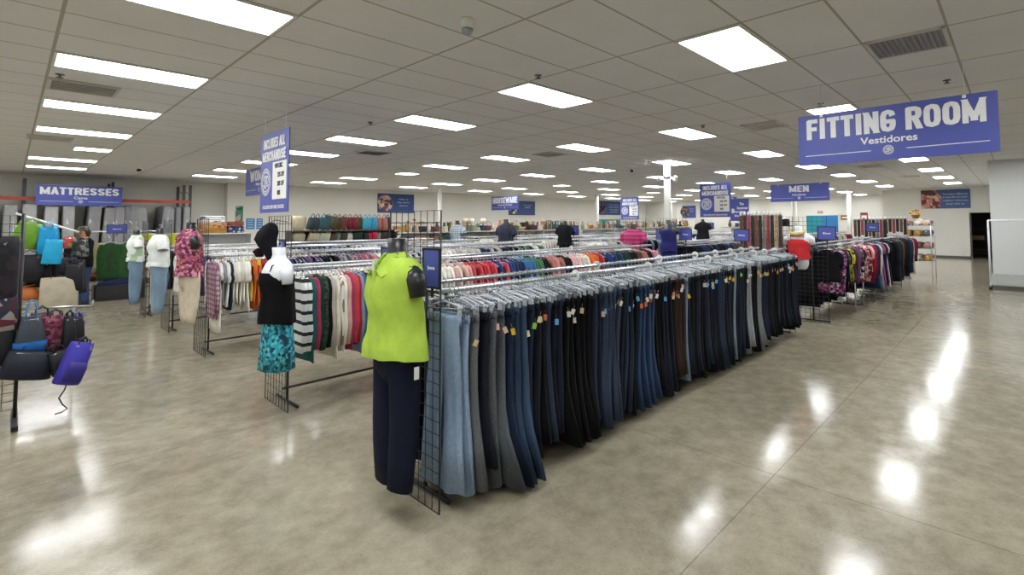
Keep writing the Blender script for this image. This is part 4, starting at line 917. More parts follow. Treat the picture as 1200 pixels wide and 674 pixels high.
def bag_stand():
    Yp = 2.66
    t = thing('grid_stand', 'black grid stand with floor feet at the left edge, hung with bags', 'display stand', (.78, Yp, 0))
    f, g = grid_mesh(.61, 1.72, .12)
    for me, nm in ((f, 'frame'), (g, 'wire_mesh')): mkobj(nm, me, blackwire, t, (0, 0, 0), PI/2)
    for s in (-1, 1):
        MB().tube([(s*.31, 0, .03), (s*.31, 0, 1.86)], .014, 8).build('post', blackwire, t)
        MB().box((s*.31, 0, .03), (.04, .66, .035)).build('foot', blackmat, t)
    for z, x1, y1 in ((1.0, .78, -.05), (1.62, -.1, -.3)):
        m = MB(); m.tube([(.31, 0, z), (x1, y1, z-.02)], .009, 6); m.tube([(x1, y1, z-.02), (x1+.01, y1, z+.03)], .008, 6); m.build('arm', chrome, t)
    b = bag('grey tote with a bright blue base and straps, hanging beside the grid stand', 1.16, 2.42, 1.1, .22, .3, .1, '#3d4650', .14, 0, None, '#2f86d0', .6, 0)
    MB().loft([(-.445, 0, 0, .106, .052), (-.36, 0, 0, .104, .053)], 20, sq=.55).build('blue_base', fabric('#2a66ac'), b)
    bag('maroon floral backpack hanging right of the blue strap tote', 1.31, 2.52, .99, .24, .42, .14, '#5a1f38', .06, .3, floral(['#5a1f38', '#7a3048', '#3a1424', '#8a4a5a'], 40), '#15151a', .75, 0, None, 'backpack', 'backpack')
    bag('plum backpack half hidden behind the blue strap tote', 1.23, 2.6, 1.02, .2, .36, .12, '#4a1c30', .06, .1, None, '#1a1518', .8, 0, None, 'backpack', 'backpack')
    bag('small black satchel between the maroon backpack and the purple duffel', 1.4, 2.42, .98, .1, .36, .1, '#141418', .05, .2, None, None, .8)
    bag('slim black bag with a violet top, hanging at the arm end', 1.46, 2.5, .95, .1, .3, .09, '#17151f', .04, .4, None, '#4a44a8', .8)
    bag('navy duffel bag slung low on the grid stand', 1.2, 2.4, .72, .34, .24, .18, '#171b2c', .06, .1, None, '#16161a', .95, 14, None, 'duffel bag', 'duffel_bag')
    bag('black drawstring bag between the navy and the violet duffels', 1.32, 2.36, .7, .16, .22, .14, '#101116', .06, .1, None, None, .9, -12)
    t = bag('bright violet duffel bag hanging lowest at the arm end', 1.5, 2.3, .74, .18, .36, .18, '#3a32a4', .05, .3, None, '#15151a', .95, 18, '#2c267e', 'duffel bag', 'duffel_bag')
    MB().tube([(0, -.02, -.38), (.0, -.03, -.45), (-.02, -.04, -.52), (.02, -.05, -.57), (.06, -.06, -.6), (.04, -.05, -.63), (.0, -.04, -.65)], .006, 5).build('dangling_strap', plain('#15151a', .7), t)
    bag('large dark brocade shopping bag covering the top of the grid stand', .86, 2.48, 1.76, .42, .6, .14, '#17141a', .1, 0, floral(['#15131a', '#1d1a22', '#241a24', '#121116'], 16), None, .98)
    bag('dark red and navy tapestry bag below the brocade bag on the grid stand', .9, 2.46, 1.18, .36, .3, .14, '#3a1a26', .03, 0, floral(['#3a1a26', '#1a2438', '#5a2030', '#8a8480'], 14), None, .96)
    bag('wide black bag low on the grid stand above the bare mesh', .86, 2.46, .94, .42, .34, .12, '#101214', .04, 0, None, None, .98)
    bag('small teal pouch peeking out under the black bags', .98, 2.56, .68, .12, .1, .06, '#1d5560', .02, 0, None, None, .95, name='pouch')
bag_stand()
def second_bag_stand():
    Y = 5.0
    t = thing('waterfall_stand', 'second bag stand with a white sloping arm behind the first', 'display stand', (1.05, Y, 0))
    MB().tube([(.0, 0, .02), (0, 0, 1.9)], .016, 8).build('post', chrome, t); MB().tube([(.55, 0, .02), (.55, 0, 1.2)], .014, 8).build('post', chrome, t)
    MB().tube([(.0, 0, 1.9), (.56, 0, 1.66)], .014, 8).build('sloping_arm', whiteplastic, t)
    m = MB(); m.tube([(0, 0, 1.2), (.55, 0, 1.2)], .01, 6); m.tube([(0, 0, .8), (.55, 0, .8)], .01, 6); m.tube([(0, 0, .7), (.55, 0, .7)], .01, 6); m.build('cross_bar', chrome, t)
    m = MB(); m.box((0, 0, .02), (.05, .6, .04)); m.box((.55, 0, .02), (.05, .6, .04)); m.build('foot', chrome, t)
    bag('lime green slouchy handbag near the top of the sloping arm', 1.2, 4.93, 1.84, .27, .32, .12, '#6fa02a', .05, 0, None, None, .8, 14)
    bag('bright turquoise blue shoulder bag on the sloping arm', 1.33, 4.86, 1.8, .2, .36, .1, '#1aa0d8', .06, 0, None, None, .8)
    bag('tall turquoise tote hanging in front of the blue shoulder bag', 1.39, 4.74, 1.72, .18, .3, .1, '#22aee0', .14, 0, None, None, .85, 4)
    bag('small pink and lime clutch at the low end of the sloping arm', 1.52, 4.9, 1.62, .12, .14, .07, '#c05a80', .02, 0, floral(['#c05a80', '#a8c43a', '#d04a4a'], 20), None, .9, name='clutch')
    bag('camouflage grey slouch bag at the end of the sloping arm', 1.62, 4.85, 1.6, .17, .22, .1, '#4a4e4a', .03, 0, floral(['#5a5f58', '#3a3d3a', '#7c8278', '#2a2c2a'], 22), None, .8)
    bag('dark grey leather bag with long straps below the camouflage bag', 1.6, 4.8, 1.46, .19, .42, .1, '#23272b', .14, 0, None, '#15161a', .7)
    for i, (x, y, z, w, h, c, l) in enumerate([(1.27, 4.88, 1.36, .24, .3, '#101013', 'black satchel wedged between the other black bags'), (1.56, 4.72, 1.34, .2, .34, '#14151a', 'black crossbody bag nearest the aisle'), (1.18, 4.8, 1.46, .28, .32, '#15131a', 'black handbag under the lime green bag'), (1.32, 4.95, 1.42, .26, .36, '#171418', 'black shoulder bag under the turquoise tote'), (1.48, 4.98, 1.4, .28, .36, '#1d1220', 'dark plum bag beside the dark grey leather bag'), (1.08, 4.86, 1.5, .12, .2, '#b0603a', 'small tan and pink bag left of the lime green bag')]):
        bag(l, x, y, z, w, h, .12, c, .06, rnd.uniform(-.3, .3))
    bag('cream canvas tote bag with dark round handles', 1.44, 4.7, 1.14, .34, .38, .12, '#b9b09a', .02, 0, None, '#2a2a2a', .95)
    m = thing('belt_bag', 'orange tan leather bag lying left of the cream tote', 'bag', (1.14, 4.8, .92))
    MB().loft([(-.06, .02, 0, .11, .05), (-.02, .02, 0, .13, .06), (.04, .03, 0, .1, .05), (.09, .04, 0, .05, .03)], 16, fold=.08).build('bag_body', solid('tan_leather', '#b5652a', .5, 0, .15, 10), m)
    MB().tube([(-.14, 0, -.03), (-.08, .0, .03), (0, 0, .1), (.1, 0, .12)], .007, 5).build('strap', solid('tan_leather', '#b5652a'), m)
second_bag_stand()

# ---------------------------------------------------------------- person
def person():
    t = thing('person', 'person in a dark jacket, camouflage cap and blue jeans standing behind the bags', 'person', (2.12, 11.2, 0), R(200))
    sk = plain('#b07a5e', .5)
    P = {'pel': (0, 0, .95), 'sp': (0, 0, 1.15), 'ch': (0, 0, 1.36), 'nk': (.01, 0, 1.5), 'hd': (.03, 0, 1.6), 'ht': (.03, 0, 1.7)}
    V = list(P.values()); E = [(0, 1), (1, 2), (2, 3), (3, 4), (4, 5)]; RD = [(.13, .16), (.11, .15), (.11, .17), (.05, .055), (.085, .075), (.05, .05)]
    for s in (-1, 1):
        b = len(V); V += [(0, s*.18, 1.42), (.03, s*.24, 1.14), (.2, s*.22, .98), (.27, s*.215, .95)]; E += [(2, b), (b, b+1), (b+1, b+2), (b+2, b+3)]; RD += [(.055, .055), (.042, .042), (.03, .028), (.035, .02)]
        h = b+3
        for i, (dy, ln) in enumerate(((-.028, .07), (-.01, .085), (.01, .08), (.028, .065))):
            c = len(V); V += [(.32, s*.215+dy, .945), (.32+ln*.55, s*.215+dy, .935), (.32+ln, s*.215+dy, .91)]; E += [(h, c), (c, c+1), (c+1, c+2)]; RD += [(.01, .01), (.009, .009), (.008, .008)]
        c = len(V); V += [(.29, s*.18, .955), (.325, s*.165, .945)]; E += [(h, c), (c, c+1)]; RD += [(.011, .011), (.009, .009)]
        b = len(V); V += [(0, s*.09, .88), (.02, s*.1, .5), (-.01, s*.11, .09), (.12, s*.12, .04)]; E += [(0, b), (b, b+1), (b+1, b+2), (b+2, b+3)]; RD += [(.085, .085), (.055, .055), (.04, .04), (.035, .03)]
    me = bpy.data.meshes.new('body'); me.from_pydata(V, E, []); o = bpy.data.objects.new('body', me); col.objects.link(o)
    md = o.modifiers.new('s', 'SKIN'); md.use_smooth_shade = True; o.modifiers.new('d', 'SUBSURF').levels = 1; o.modifiers['d'].render_levels = 1
    sv = me.skin_vertices[0].data
    for i, r in enumerate(RD): sv[i].radius = r
    sv[0].use_root = True
    bpy.context.view_layer.update(); m2 = bpy.data.meshes.new_from_object(o.evaluated_get(bpy.context.evaluated_depsgraph_get())); bpy.data.objects.remove(o)
    m2.materials.clear(); mkobj('body', m2, sk, t)
    m = MB(); m.loft([(.84, 0, 0, .15, .2), (1.0, 0, 0, .155, .2), (1.2, 0, 0, .14, .19), (1.36, 0, 0, .14, .21), (1.44, 0, 0, .11, .18), (1.49, 0, 0, .07, .09), (1.52, 0, 0, .062, .068)], 18, fold=.03)
    for s in (-1, 1): m.tube([(0, s*.15, 1.42), (0, s*.21, 1.38), (.03, s*.25, 1.14), (.19, s*.225, .99)], [.07, .078, .062, .05], 10)
    m.build('jacket', fabric('#17181d'), t)
    m = MB()
    for s in (-1, 1): m.loft([(.96, 0, s*.07, .14, .1), (.85, 0, s*.09, .115, .1), (.5, .02, s*.1, .075, .078), (.1, -.01, s*.11, .062, .066), (.06, 0, s*.11, .066, .068)], 14, fold=.05)
    m.build('jeans', denim('#33456a'), t)
    for s in (-1, 1): MB().loft([(0, .06, s*.115, .14, .05), (.03, .06, s*.115, .145, .054), (.07, .03, s*.115, .11, .05), (.12, -.01, s*.112, .055, .055)], 16).build('shoe', blackmat, t)
    m = MB(); m.loft([(1.63, .02, 0, .1, .088), (1.67, .02, 0, .102, .09), (1.71, .02, 0, .09, .08), (1.735, .02, 0, .04, .04)], 16); m.loft([(1.63, .13, 0, .07, .065), (1.642, .13, 0, .07, .065)], 12)
    m.build('cap', floral(['#6a6f5c', '#4a4e42', '#8b8f7c', '#33362e'], 30), t)
    m = MB(); m.loft([(1.5, -.03, 0, .05, .06), (1.58, -.035, 0, .075, .082), (1.64, -.02, 0, .085, .085)], 14); m.build('hair', plain('#2a211b', .7), t)
    m = MB(); m.loft([(1.55, .118, 0, .012, .012), (1.575, .122, 0, .014, .015), (1.605, .108, 0, .01, .01)], 8); m.build('nose', sk, t)
    m = MB(); 
    for s in (-1, 1): m.loft([(1.603, .1, s*.03, .006, .012), (1.615, .1, s*.03, .006, .012)], 8)
    m.build('eyes', blackmat, t)
person()

# ---------------------------------------------------------------- green jackets on a front-facing arm, camouflage and khaki next to them
def green_rack():
    Yg = 12.2
    t = thing('clothes_stand', 'silver clothes stand of green jackets under the MATTRESSES sign', 'clothes rack', (2.9, Yg, 0))
    m = MB()
    for x in (-.75, .75): m.tube([(x, 0, .03), (x, 0, 1.62)], .014, 6); m.tube([(x, -.3, .03), (x, .3, .03)], .014, 6)
    m.build('post', chrome, t); MB().tube([(-.75, 0, 1.6), (.75, 0, 1.6)], .013, 8).build('top_bar', chrome, t)
    for x in (-.3, .1, .5): MB().tube([(x, 0, 1.56), (x, -.32, 1.46)], .009, 6).build('arm', chrome, t)
    MB().tube([(-.75, 0, .22), (.75, 0, .22)], .012, 6).build('base_bar', darksteel, t)
    for i, (x, c, l) in enumerate([(2.62, '#2f5230', 'dark green jacket, left of the pair facing out'), (2.95, '#355a33', 'dark green jacket, right of the pair facing out')]):
        hanger_at('hanger', x, Yg-.3, 1.42, PI/2, 'clear hanger holding a dark green jacket under the MATTRESSES sign', 'hangers with green jackets')
        g = thing('jacket', l, 'jacket', (x, Yg-.3, 1.42), PI/2)
        mkobj('garment_body', topv('jacket', i), fabric(c), g); mkobj('collar', COLL, fabric(c), g); g.scale = (1, .85, 1.35); MB().box((-.058, 0, -.38), (.01, .035, .5)).build('zip_placket', fabric('#4a3a30'), g)
    for i, (x, y, c, st, l) in enumerate([(2.3, Yg-.2, '#a8a07c', 'long', 'khaki shirt left of the green jackets'), (2.12, Yg-.1, '#1c1d20', 'jacket', 'dark camouflage jacket on the far left of the green jacket stand'), (3.3, Yg-.2, '#8a7d68', 'dress', 'brown patterned dress right of the green jackets'), (3.52, Yg-.15, '#b0a488', 'dress', 'tan dress farthest right of the green jackets')]):
        hanger_at('hanger', x, y, 1.42, R(75), 'clear hanger beside the green jackets', 'hangers beside the green jackets')
        g = thing({'long': 'shirt', 'jacket': 'jacket', 'dress': 'dress'}[st], l, {'long': 'shirt', 'jacket': 'jacket', 'dress': 'dress'}[st], (x, y, 1.42), R(75))
        mkobj('garment_body', topv(st, i), fabric(c) if i < 2 else floral([c, '#6a5d4a', '#c0b49c'], 20), g); mkobj('collar', COLL, fabric(c), g)
    b = thing('storage_box', 'low dark box of folded clothes under the green jackets', 'box', (2.8, Yg-.25, 0))
    m = MB(); m.box((0, 0, .03), (.9, .5, .06)); 
    for s in (-1, 1): m.box((0, s*.24, .2), (.9, .02, .3)); m.box((s*.44, 0, .2), (.02, .5, .3))
    m.build('bin', plain('#2b2a2c', .6), b); MB().loft([(.3, 0, 0, .42, .22), (.42, 0, 0, .36, .18), (.48, 0, 0, .2, .1)], 18, fold=.12, nf=6).build('folded_clothes', fabric('#26304e'), b)
    card_sign(2.75, Yg-.1, 1.66, .36, .2, 'Size', 'blue card sign over the green jackets', '-y')
green_rack()

# ---------------------------------------------------------------- white rolling rack at right
def rolling_rack():
    x = 17.9; y0, y1 = -3.5, -5.1
    t = thing('rolling_rack', 'empty white rolling garment rack against the right wall', 'clothes rack', (x, (y0+y1)/2, 0)); w = (y0-y1)/2
    wp = solid('white_enamel', '#e8eaf0', .3)
    MB().tube([(0, w, 1.76), (0, -w, 1.76)], .022, 8).build('top_rail', wp, t)
    for s in (-1, 1):
        MB().tube([(0, s*w, .13), (0, s*w, 1.77)], .022, 8).build('upright', wp, t)
        MB().tube([(-.25, s*w, .13), (.25, s*w, .13)], .02, 8).build('base_foot', wp, t)
        for q in (-1, 1):
            c = MB(); c.tube([(q*.23, s*w, .13), (q*.23, s*w, .07)], .012, 6); c.build('caster_stem', chrome, t)
            MB().tube([(q*.23-.014, s*w, .04), (q*.23+.014, s*w, .04)], .04, 12).build('caster_wheel', blackmat, t)
    MB().box((0, 0, .27), (.03, 2*w-.04, .26)).build('low_panel', plain('#b9bab6', .5), t)
    MB().box((0, 0, .13), (.44, 2*w, .03)).build('base_shelf', plain('#9aa09e', .5), t)
rolling_rack()

# ---------------------------------------------------------------- goods shelves
def shelf_unit(x0, x1, y, tiers, label, d=.5, c='#d8d8d4'):
    t = thing('shelf_unit', label, 'shelf', ((x0+x1)/2, y, 0)); L = x1-x0; mt = plain(c, .5)
    MB().box((0, d/2-.01, max(tiers)/2), (L, .02, max(tiers))).build('back_panel', mt, t)
    for z in tiers: MB().box((0, 0, z-.0155), (L, d, .03)).build('shelf', mt, t)
    n = max(1, round(L/2.4))
    for i in range(n+1): MB().box((-L/2+L*i/n+(.015 if i == 0 else -.015 if i == n else 0), .01, max(tiers)/2), (.03, d-.04, max(tiers)-.002)).build('side', mt, t)
    return t
shelf_unit(6.0, 9.1, 10.45, (.1, .6, 1.24, 1.58), 'tall two tier shelf of handbags behind the fifth rack', .42, '#5a4a42')
bagc_top = [('#2b3a40', 'dark slate'), ('#34454c', 'slate grey'), ('#2f5560', 'dark teal'), ('#3a5a62', 'grey teal'), ('#4a4a2c', 'olive'), ('#5a4a2a', 'olive brown'), ('#6a3a2c', 'russet'), ('#8a2438', 'wine red'), ('#7a2030', 'dark red'), ('#3f4a2c', 'moss green'), ('#3fa0b8', 'turquoise'), ('#45a6c0', 'sky turquoise'), ('#2f9ac2', 'bright teal'), ('#b0705f', 'coral'), ('#a86a5c', 'dusty coral'), ('#15151a', 'black')]
bagc_low = [('#b8ab8c', 'cream'), ('#c2b698', 'ivory'), ('#a8b09a', 'pale sage'), ('#c9bfa4', 'off white'), ('#4a3a2c', 'brown'), ('#6f7f6c', 'sage'), ('#3a3028', 'dark brown'), ('#c9c4b4', 'pale stone'), ('#12261f', 'green black'), ('#143026', 'bottle green'), ('#15151a', 'black'), ('#c0204c', 'magenta'), ('#b81c48', 'crimson pink'), ('#8a9a70', 'olive grey'), ('#3a2630', 'plum'), ('#2b2a2c', 'charcoal')]
for tier, z, cl, nm in ((0, 2.04, bagc_top, 'upper'), (1, 1.6, bagc_low, 'lower')):
    for i, (c, n) in enumerate(cl):
        x = 6.62+i*.148; w = .2; hh = rnd.uniform(.33, .38) if tier == 0 else rnd.uniform(.25, .29)
        if tier == 0 and i == 3: hh = .41
        bag('%s handbag, %s from the left on the %s tier of the handbag shelf' % (n, ordn(i+1), nm), x, 10.36+.05*(i % 2), z, w, hh, .16, c, (z-(1.58 if tier == 0 else 1.24))-hh-.006, 0, None, None, .86, 13 if i < 7 else rnd.uniform(-4, 6), None, 'handbag', 'handbag', 'handbags on the %s tier' % nm)
def draped(label, x, y, z, w, h, c):
    t = thing('draped_scarf', label, 'scarf', (x, y, z)); MB().loft([(0, 0, 0, w*.3, .05), (h*.3, 0, 0, w*.45, .07), (h*.8, 0, 0, w*.5, .06), (h, 0, 0, w*.35, .04)], 18, fold=.1, nf=7).build('cloth', fabric(c), t)
draped('cream blanket bundle at the left end of the handbag shelf', 6.25, 10.42, 1.585, .42, .4, '#cbbf9e'); draped('pale straw cloth bundle under the cream blanket bundle', 6.25, 10.38, 1.245, .36, .28, '#b6ad92'); 
# stacked linens shelf
shelf_unit(4.7, 6.1, 14.0, (.1, .6, 1.1, 1.5), 'shelf of folded linens behind the third rack', .6)
def folded(label, x, y, z, w, h, c):
    t = thing('folded_blanket', label, 'blanket', (x, y, z), rnd.uniform(-.1, .1)); n = 3
    m = MB()
    for i in range(n): m.loft([(h*i/n+.001, 0, 0, w*.47, .2), (h*(i+.25)/n, 0, 0, w*.5, .22), (h*(i+.75)/n, 0, 0, w*.5, .22), (h*(i+1)/n-.001, 0, 0, w*.46, .2)], 18, sq=.45)
    m.build('folds', c, t)
folded('white patterned blanket folded on top of the orange quilt pile', 5.1, 13.95, 1.82, .62, .2, floral(['#d8d8dc', '#3a4460', '#b8bcc8', '#e0e0e0'], 12))
folded('orange quilt in the middle of the folded linen pile', 5.1, 13.95, 1.65, .68, .165, floral(['#c07a40', '#d8b890', '#a86030', '#c9a070'], 12)); folded('golden quilt at the bottom of the folded linen pile', 5.1, 13.95, 1.502, .7, .145, fabric('#b98a3c'))
folded('navy and white blanket folded right of the orange quilts', 5.7, 13.95, 1.502, .42, .22, floral(['#2b3050', '#c8c8cc', '#3a4470'], 14)); folded('rust red blanket on the navy and white one', 5.7, 13.95, 1.724, .42, .12, fabric('#9a4a38'))
def yellow_sale():
    t = thing('sale_table', 'table with a bright yellow banner edge seen between the white tee mannequins', 'table', (3.8, 13.4, 0))
    MB().box((0, 0, 1.5), (1.0, .7, .04)).build('tabletop', plain('#d8d8d0', .5), t)
    for sx in (-1, 1):
        for sy in (-1, 1): MB().box((sx*.45, sy*.3, .75), (.05, .05, 1.5)).build('leg', darksteel, t)
    MB().box((0, -.36, 1.36), (1.0, .01, .3)).build('yellow_valance', plain('#d8d81e', .5), t)
yellow_sale()
# long row of gondolas with household goods in front of the back wall
gl = []
for i, (x0, x1, z) in enumerate([(9.4, 13.6, 1.47), (13.8, 18.4, 1.47), (18.6, 23.6, 1.47), (23.8, 29.0, 1.5)]):
    shelf_unit(x0, x1, 11.0, (.1, .7, 1.17, z), 'white gondola shelf of household goods, %s from the left before the back wall' % ordn(i+1), .55); gl.append((x0, x1, z))
itemc = ['#8a5a3a', '#b89a6a', '#d8cdb4', '#5a6a3a', '#3a5a4a', '#a04a3a', '#c9a048', '#e0dcd0', '#3a3a44', '#7a4a5a', '#b0705a', '#5a3a28', '#98a088', '#2a5a6a', '#c07a3a', '#d0b8a0']
cname = {'#8a5a3a': 'brown', '#b89a6a': 'straw', '#d8cdb4': 'cream', '#5a6a3a': 'olive', '#3a5a4a': 'dark green', '#a04a3a': 'brick red', '#c9a048': 'mustard', '#e0dcd0': 'white', '#3a3a44': 'charcoal', '#7a4a5a': 'mauve', '#b0705a': 'terracotta', '#5a3a28': 'dark brown', '#98a088': 'sage', '#2a5a6a': 'petrol blue', '#c07a3a': 'amber', '#d0b8a0': 'beige'}
def item(kind, x, y, z, c, s, label):
    t = thing(kind, label, kind.replace('_', ' '), (x, y, z), rnd.uniform(0, 6), 'household goods on the gondola shelves'); m1 = solid('goods'+c, c, .5, 0, .15, 20)
    if kind == 'vase':
        MB().lathe([(.04*s, 0), (.07*s, .05*s), (.08*s, .12*s), (.04*s, .22*s), (.03*s, .26*s), (.045*s, .3*s)], n=14).build('body', m1, t); MB().lathe([(.046*s, .296*s), (.05*s, .3*s), (.046*s, .308*s)], n=14).build('rim', m1, t)
    elif kind == 'basket':
        MB().lathe([(.1*s, 0), (.13*s, .1*s), (.14*s, .16*s)], n=16).build('body', solid('wicker'+c, c, .8, 0, .4, 60, .3, .5), t)
        MB().tube(arc((0, 0, .15*s), .13*s, 0, PI, 10, 'xz'), .008, 5).build('handle', m1, t)
    elif kind == 'table_lamp':
        MB().lathe([(.06*s, 0), (.06*s, .02), (.02*s, .03), (.045*s, .1*s), (.012*s, .2*s), (.012*s, .25*s)], n=14).build('base', m1, t); MB().lathe([(.11*s, .22*s), (.07*s, .38*s)], n=16).build('lamp_shade', plain('#d8cdb8', .7), t)
    elif kind == 'stuffed_toy':
        m = MB(); m.loft([(0, 0, 0, .06*s, .06*s), (.05*s, 0, 0, .08*s, .08*s), (.14*s, 0, 0, .06*s, .06*s), (.17*s, 0, 0, .045*s, .045*s)], 14); m.build('body', fabric(c), t)
        m = MB(); m.loft([(.16*s, 0, 0, .03*s, .03*s), (.2*s, 0, 0, .055*s, .055*s), (.25*s, 0, 0, .05*s, .05*s), (.28*s, 0, 0, .02*s, .02*s)], 14)
        for q in (-1, 1): m.tube([(0, q*.035*s, .25*s), (0, q*.055*s, .29*s)], [.02*s, .014*s], 8)
        m.build('head', fabric(c), t); m = MB()
        for q in (-1, 1): m.tube([(.02*s, q*.06*s, .12*s), (.06*s, q*.09*s, .07*s)], .02*s, 8); m.tube([(.04*s, q*.04*s, .02*s), (.11*s, q*.05*s, .025*s)], .025*s, 8)
        m.build('limbs', fabric(c), t)
    elif kind == 'potted_plant':
        MB().lathe([(.05*s, 0), (.07*s, .1*s), (.075*s, .11*s)], n=14).build('pot', m1, t); m = MB()
        for k in range(14):
            a = rnd.uniform(0, 6.28); e = rnd.uniform(.3, 1.3); L = rnd.uniform(.12, .22)*s; d = Vector((math.cos(a)*math.cos(e), math.sin(a)*math.cos(e), math.sin(e)))
            p = Vector((0, 0, .1*s)); m.tube([p, p+d*L*.6, p+d*L+Vector((0, 0, -.02))], [.004, .018*s, .002], 5, flat=.3)
        m.build('leaves', plain(rnd.choice(['#3f5a2c', '#55703a', '#2f4a34', '#7a8a4a']), .6), t)
    elif kind == 'picture_frame':
        t.rotation_euler = (0, 0, rnd.uniform(-.4, .1)); w = .13*s; h = .17*s
        m = MB(); [m.box((0, q*w, h), (.02, .02, 2*h)) for q in (-1, 1)]; m.box((0, 0, .01), (.02, 2*w, .02)); m.box((0, 0, 2*h-.01), (.02, 2*w, .02)); m.build('frame', m1, t)
        MB().box((.002, 0, h), (.008, 2*w-.02, 2*h-.03)).build('picture', floral(['#c8bca0', '#7a8a90', '#a07a5a', '#d8d4c4'], 12), t)
    elif kind == 'bowl':
        MB().lathe([(.04*s, 0), (.05*s, .01), (.1*s, .06*s), (.125*s, .1*s)], n=16).build('body', m1, t); MB().lathe([(.12*s, .1*s), (.128*s, .102*s), (.12*s, .108*s)], n=16).build('rim', m1, t)
    elif kind == 'box':
        MB().box((0, 0, .08*s), (.24*s, .18*s, .16*s)).build('body', m1, t); MB().box((0, 0, .165*s), (.25*s, .19*s, .02)).build('lid', m1, t)
kinds = ['vase', 'basket', 'table_lamp', 'stuffed_toy', 'potted_plant', 'picture_frame', 'bowl', 'box', 'vase', 'stuffed_toy']
for gi, (x0, x1, z) in enumerate(gl):
  for tz, tn, smax in ((z, 'top', 1.25), (1.17, 'second', .8)):
    x = x0+.15; k = 0
    if gi > 1 and tn == 'second': continue
    while x < x1-.1:
        k += 1; kd = rnd.choice(kinds); c = rnd.choice(itemc); s = rnd.uniform(smax*.75, smax)
        if tn == 'second' and kd in ('vase', 'table_lamp', 'picture_frame'): kd = 'bowl'
        item(kd, x, 10.88+rnd.uniform(-.05, .05), tz+.001, c, s, '%s %s, %s item on the %s tier of household shelf %s' % (cname[c], kd.replace('_', ' '), ordn(k), tn, 'ABCD'[gi] if False else ['nearest left', 'second', 'third', 'fourth'][gi]))
        x += s*(.72 if tn == 'top' else .85)*{'vase': .2, 'basket': .3, 'table_lamp': .27, 'stuffed_toy': .2, 'potted_plant': .26, 'picture_frame': .3, 'bowl': .29, 'box': .32}[kd]*(1 if gi < 2 else 1.2)
for gi, (x0, x1, z) in enumerate(gl[:2]):
    x = x0+.2; k = 0
    while x < x1-.2:
        k += 1; kd = rnd.choice(['table_lamp', 'vase', 'picture_frame', 'basket', 'potted_plant']); c = rnd.choice(itemc); s = rnd.uniform(1.0, 1.35)
        item(kd, x, 11.13, z+.001, c, s, '%s %s, %s item in the rear line of the %s household shelf' % (cname[c], kd.replace('_', ' '), ordn(k), ['nearest left', 'second'][gi])); x += .3
t = thing('suitcase', 'black suitcase standing among the goods right of the HOUSEWARE sign', 'suitcase', (15.6, 11.24, 1.471)); MB().loft([(0, 0, 0, .38, .08), (.02, 0, 0, .4, .1), (.3, 0, 0, .4, .1), (.32, 0, 0, .38, .08)], 20, sq=.3).build('shell', solid('suitcase', '#1a191b', .5), t); MB().tube([(-.08, 0, .31), (-.07, 0, .35), (.07, 0, .35), (.08, 0, .31)], .01, 6).build('handle', blackmat, t)
# toys / shoes shelf in the far right centre
shelf_unit(25.2, 30.0, 6.8, (.1, .7, 1.12, 1.5), 'white shelf of shoes and toys beyond the far racks', .55)
x = 25.4; k = 0
while x < 29.8:
    k += 1; kd = rnd.choice(kinds); c = rnd.choice(itemc); item(kd, x, 6.7, 1.501, c, 1.15, '%s %s, %s item on the shelf beyond the far racks' % (cname[c], kd.replace('_', ' '), ordn(k))); x += .42
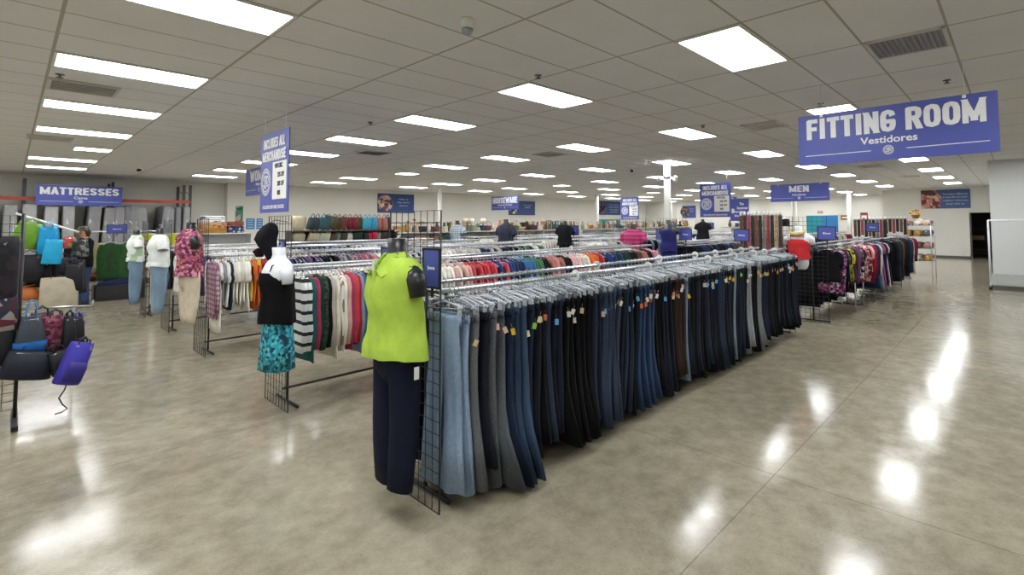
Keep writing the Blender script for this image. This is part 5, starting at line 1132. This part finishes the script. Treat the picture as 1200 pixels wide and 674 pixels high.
# display gondola at the right end of the aisle
def end_display():
    x = 21.3; y = -1.62
    t = thing('display_unit', 'wire display unit piled with scarves and baskets at the aisle end', 'display stand', (x, y, 0))
    for sx in (-1, 1):
        for sy in (-1, 1): MB().tube([(sx*.5, sy*.38, 0), (sx*.5, sy*.38, 1.62)], .014, 6).build('post', chrome, t)
    for z in (.45, .85, 1.25, 1.6): MB().box((0, 0, z), (1.02, .78, .02)).build('shelf', plain('#b8b8b4', .5), t)
    k = 0
    for z in (.461, .861, 1.261, 1.611):
        for yy in (-.26, 0, .26):
            for xx in (-.3, .25):
                k += 1; c = rnd.choice(['#b0847a', '#c9b0a0', '#8a4a4a', '#c9c0b0', '#6a6a70', '#a06a50', '#d8d0c8', '#b89040'])
                o = thing('folded_scarf', 'folded scarf bundle, %s counting up the display unit at the aisle end' % ordn(k), 'scarf', (x+xx, y+yy, z), rnd.uniform(-.3, .3), 'scarf bundles on the aisle end display')
                hgt = .2 if z < 1.5 else rnd.uniform(.1, .22)
                MB().loft([(0, 0, 0, .16, .1), (hgt*.4, 0, 0, .19, .125), (hgt*.85, 0, 0, .16, .11), (hgt, 0, 0, .06, .05)], 14, fold=.12, nf=5, ph=k).build('cloth', floral([c, '#d8d0c4', c, '#7a5048'], 14), o)
    bk = thing('flower_basket', 'basket of yellow and orange flowers atop the aisle end display', 'basket', (x-.35, y+.02, 1.84)); MB().lathe([(.08, 0), (.12, .1), (.13, .12)], n=14).build('body', solid('wicker', '#9a6a38', .8, 0, .4, 50), bk)
    m = MB()
    for i in range(26):
        a = rnd.uniform(0, 6.28); r = rnd.uniform(0, .2); m.lathe([(.01, -.02), (.035, 0), (.02, .03)], (r*math.cos(a), r*math.sin(a), .16+rnd.uniform(0, .13)-r*.3), 6)
    m.build('flowers', floral(['#d8b030', '#c86a28', '#e0d060', '#8a3a28'], 12), bk)
end_display()
# things glimpsed through the doorway
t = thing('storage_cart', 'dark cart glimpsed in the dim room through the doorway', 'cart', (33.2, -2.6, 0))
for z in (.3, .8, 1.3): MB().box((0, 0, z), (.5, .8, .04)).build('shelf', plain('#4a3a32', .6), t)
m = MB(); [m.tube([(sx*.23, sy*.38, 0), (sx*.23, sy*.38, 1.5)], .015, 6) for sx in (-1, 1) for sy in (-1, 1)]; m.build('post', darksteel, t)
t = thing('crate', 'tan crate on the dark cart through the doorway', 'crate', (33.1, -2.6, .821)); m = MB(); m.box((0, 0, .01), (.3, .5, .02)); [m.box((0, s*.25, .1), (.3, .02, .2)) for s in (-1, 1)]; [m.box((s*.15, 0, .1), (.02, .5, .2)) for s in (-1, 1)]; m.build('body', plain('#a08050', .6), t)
t = thing('straw_hat', 'black hat on top of a rail before the teal panels', 'hat', (16.3, 1.0, 1.62)); MB().lathe([(.2, 0), (.2, .01), (.11, .02), (.12, .12), (.1, .2), (.03, .22)], n=18).build('crown', fabric('#1c1a22'), t); MB().tube([(0, 0, -.28), (0, 0, .01)], .008, 6).build('stem', chrome, t)

# ---------------------------------------------------------------- view and world
sc = bpy.context.scene
w = bpy.data.worlds.new('world'); sc.world = w; w.use_nodes = True; w.node_tree.nodes['Background'].inputs[0].default_value = (.5, .5, .5, 1); w.node_tree.nodes['Background'].inputs[1].default_value = .2
sc.view_settings.view_transform = 'Standard'; sc.view_settings.look = 'None'; sc.view_settings.gamma = 1; sc.view_settings.use_curve_mapping = False
sc.view_settings.exposure = 0.5
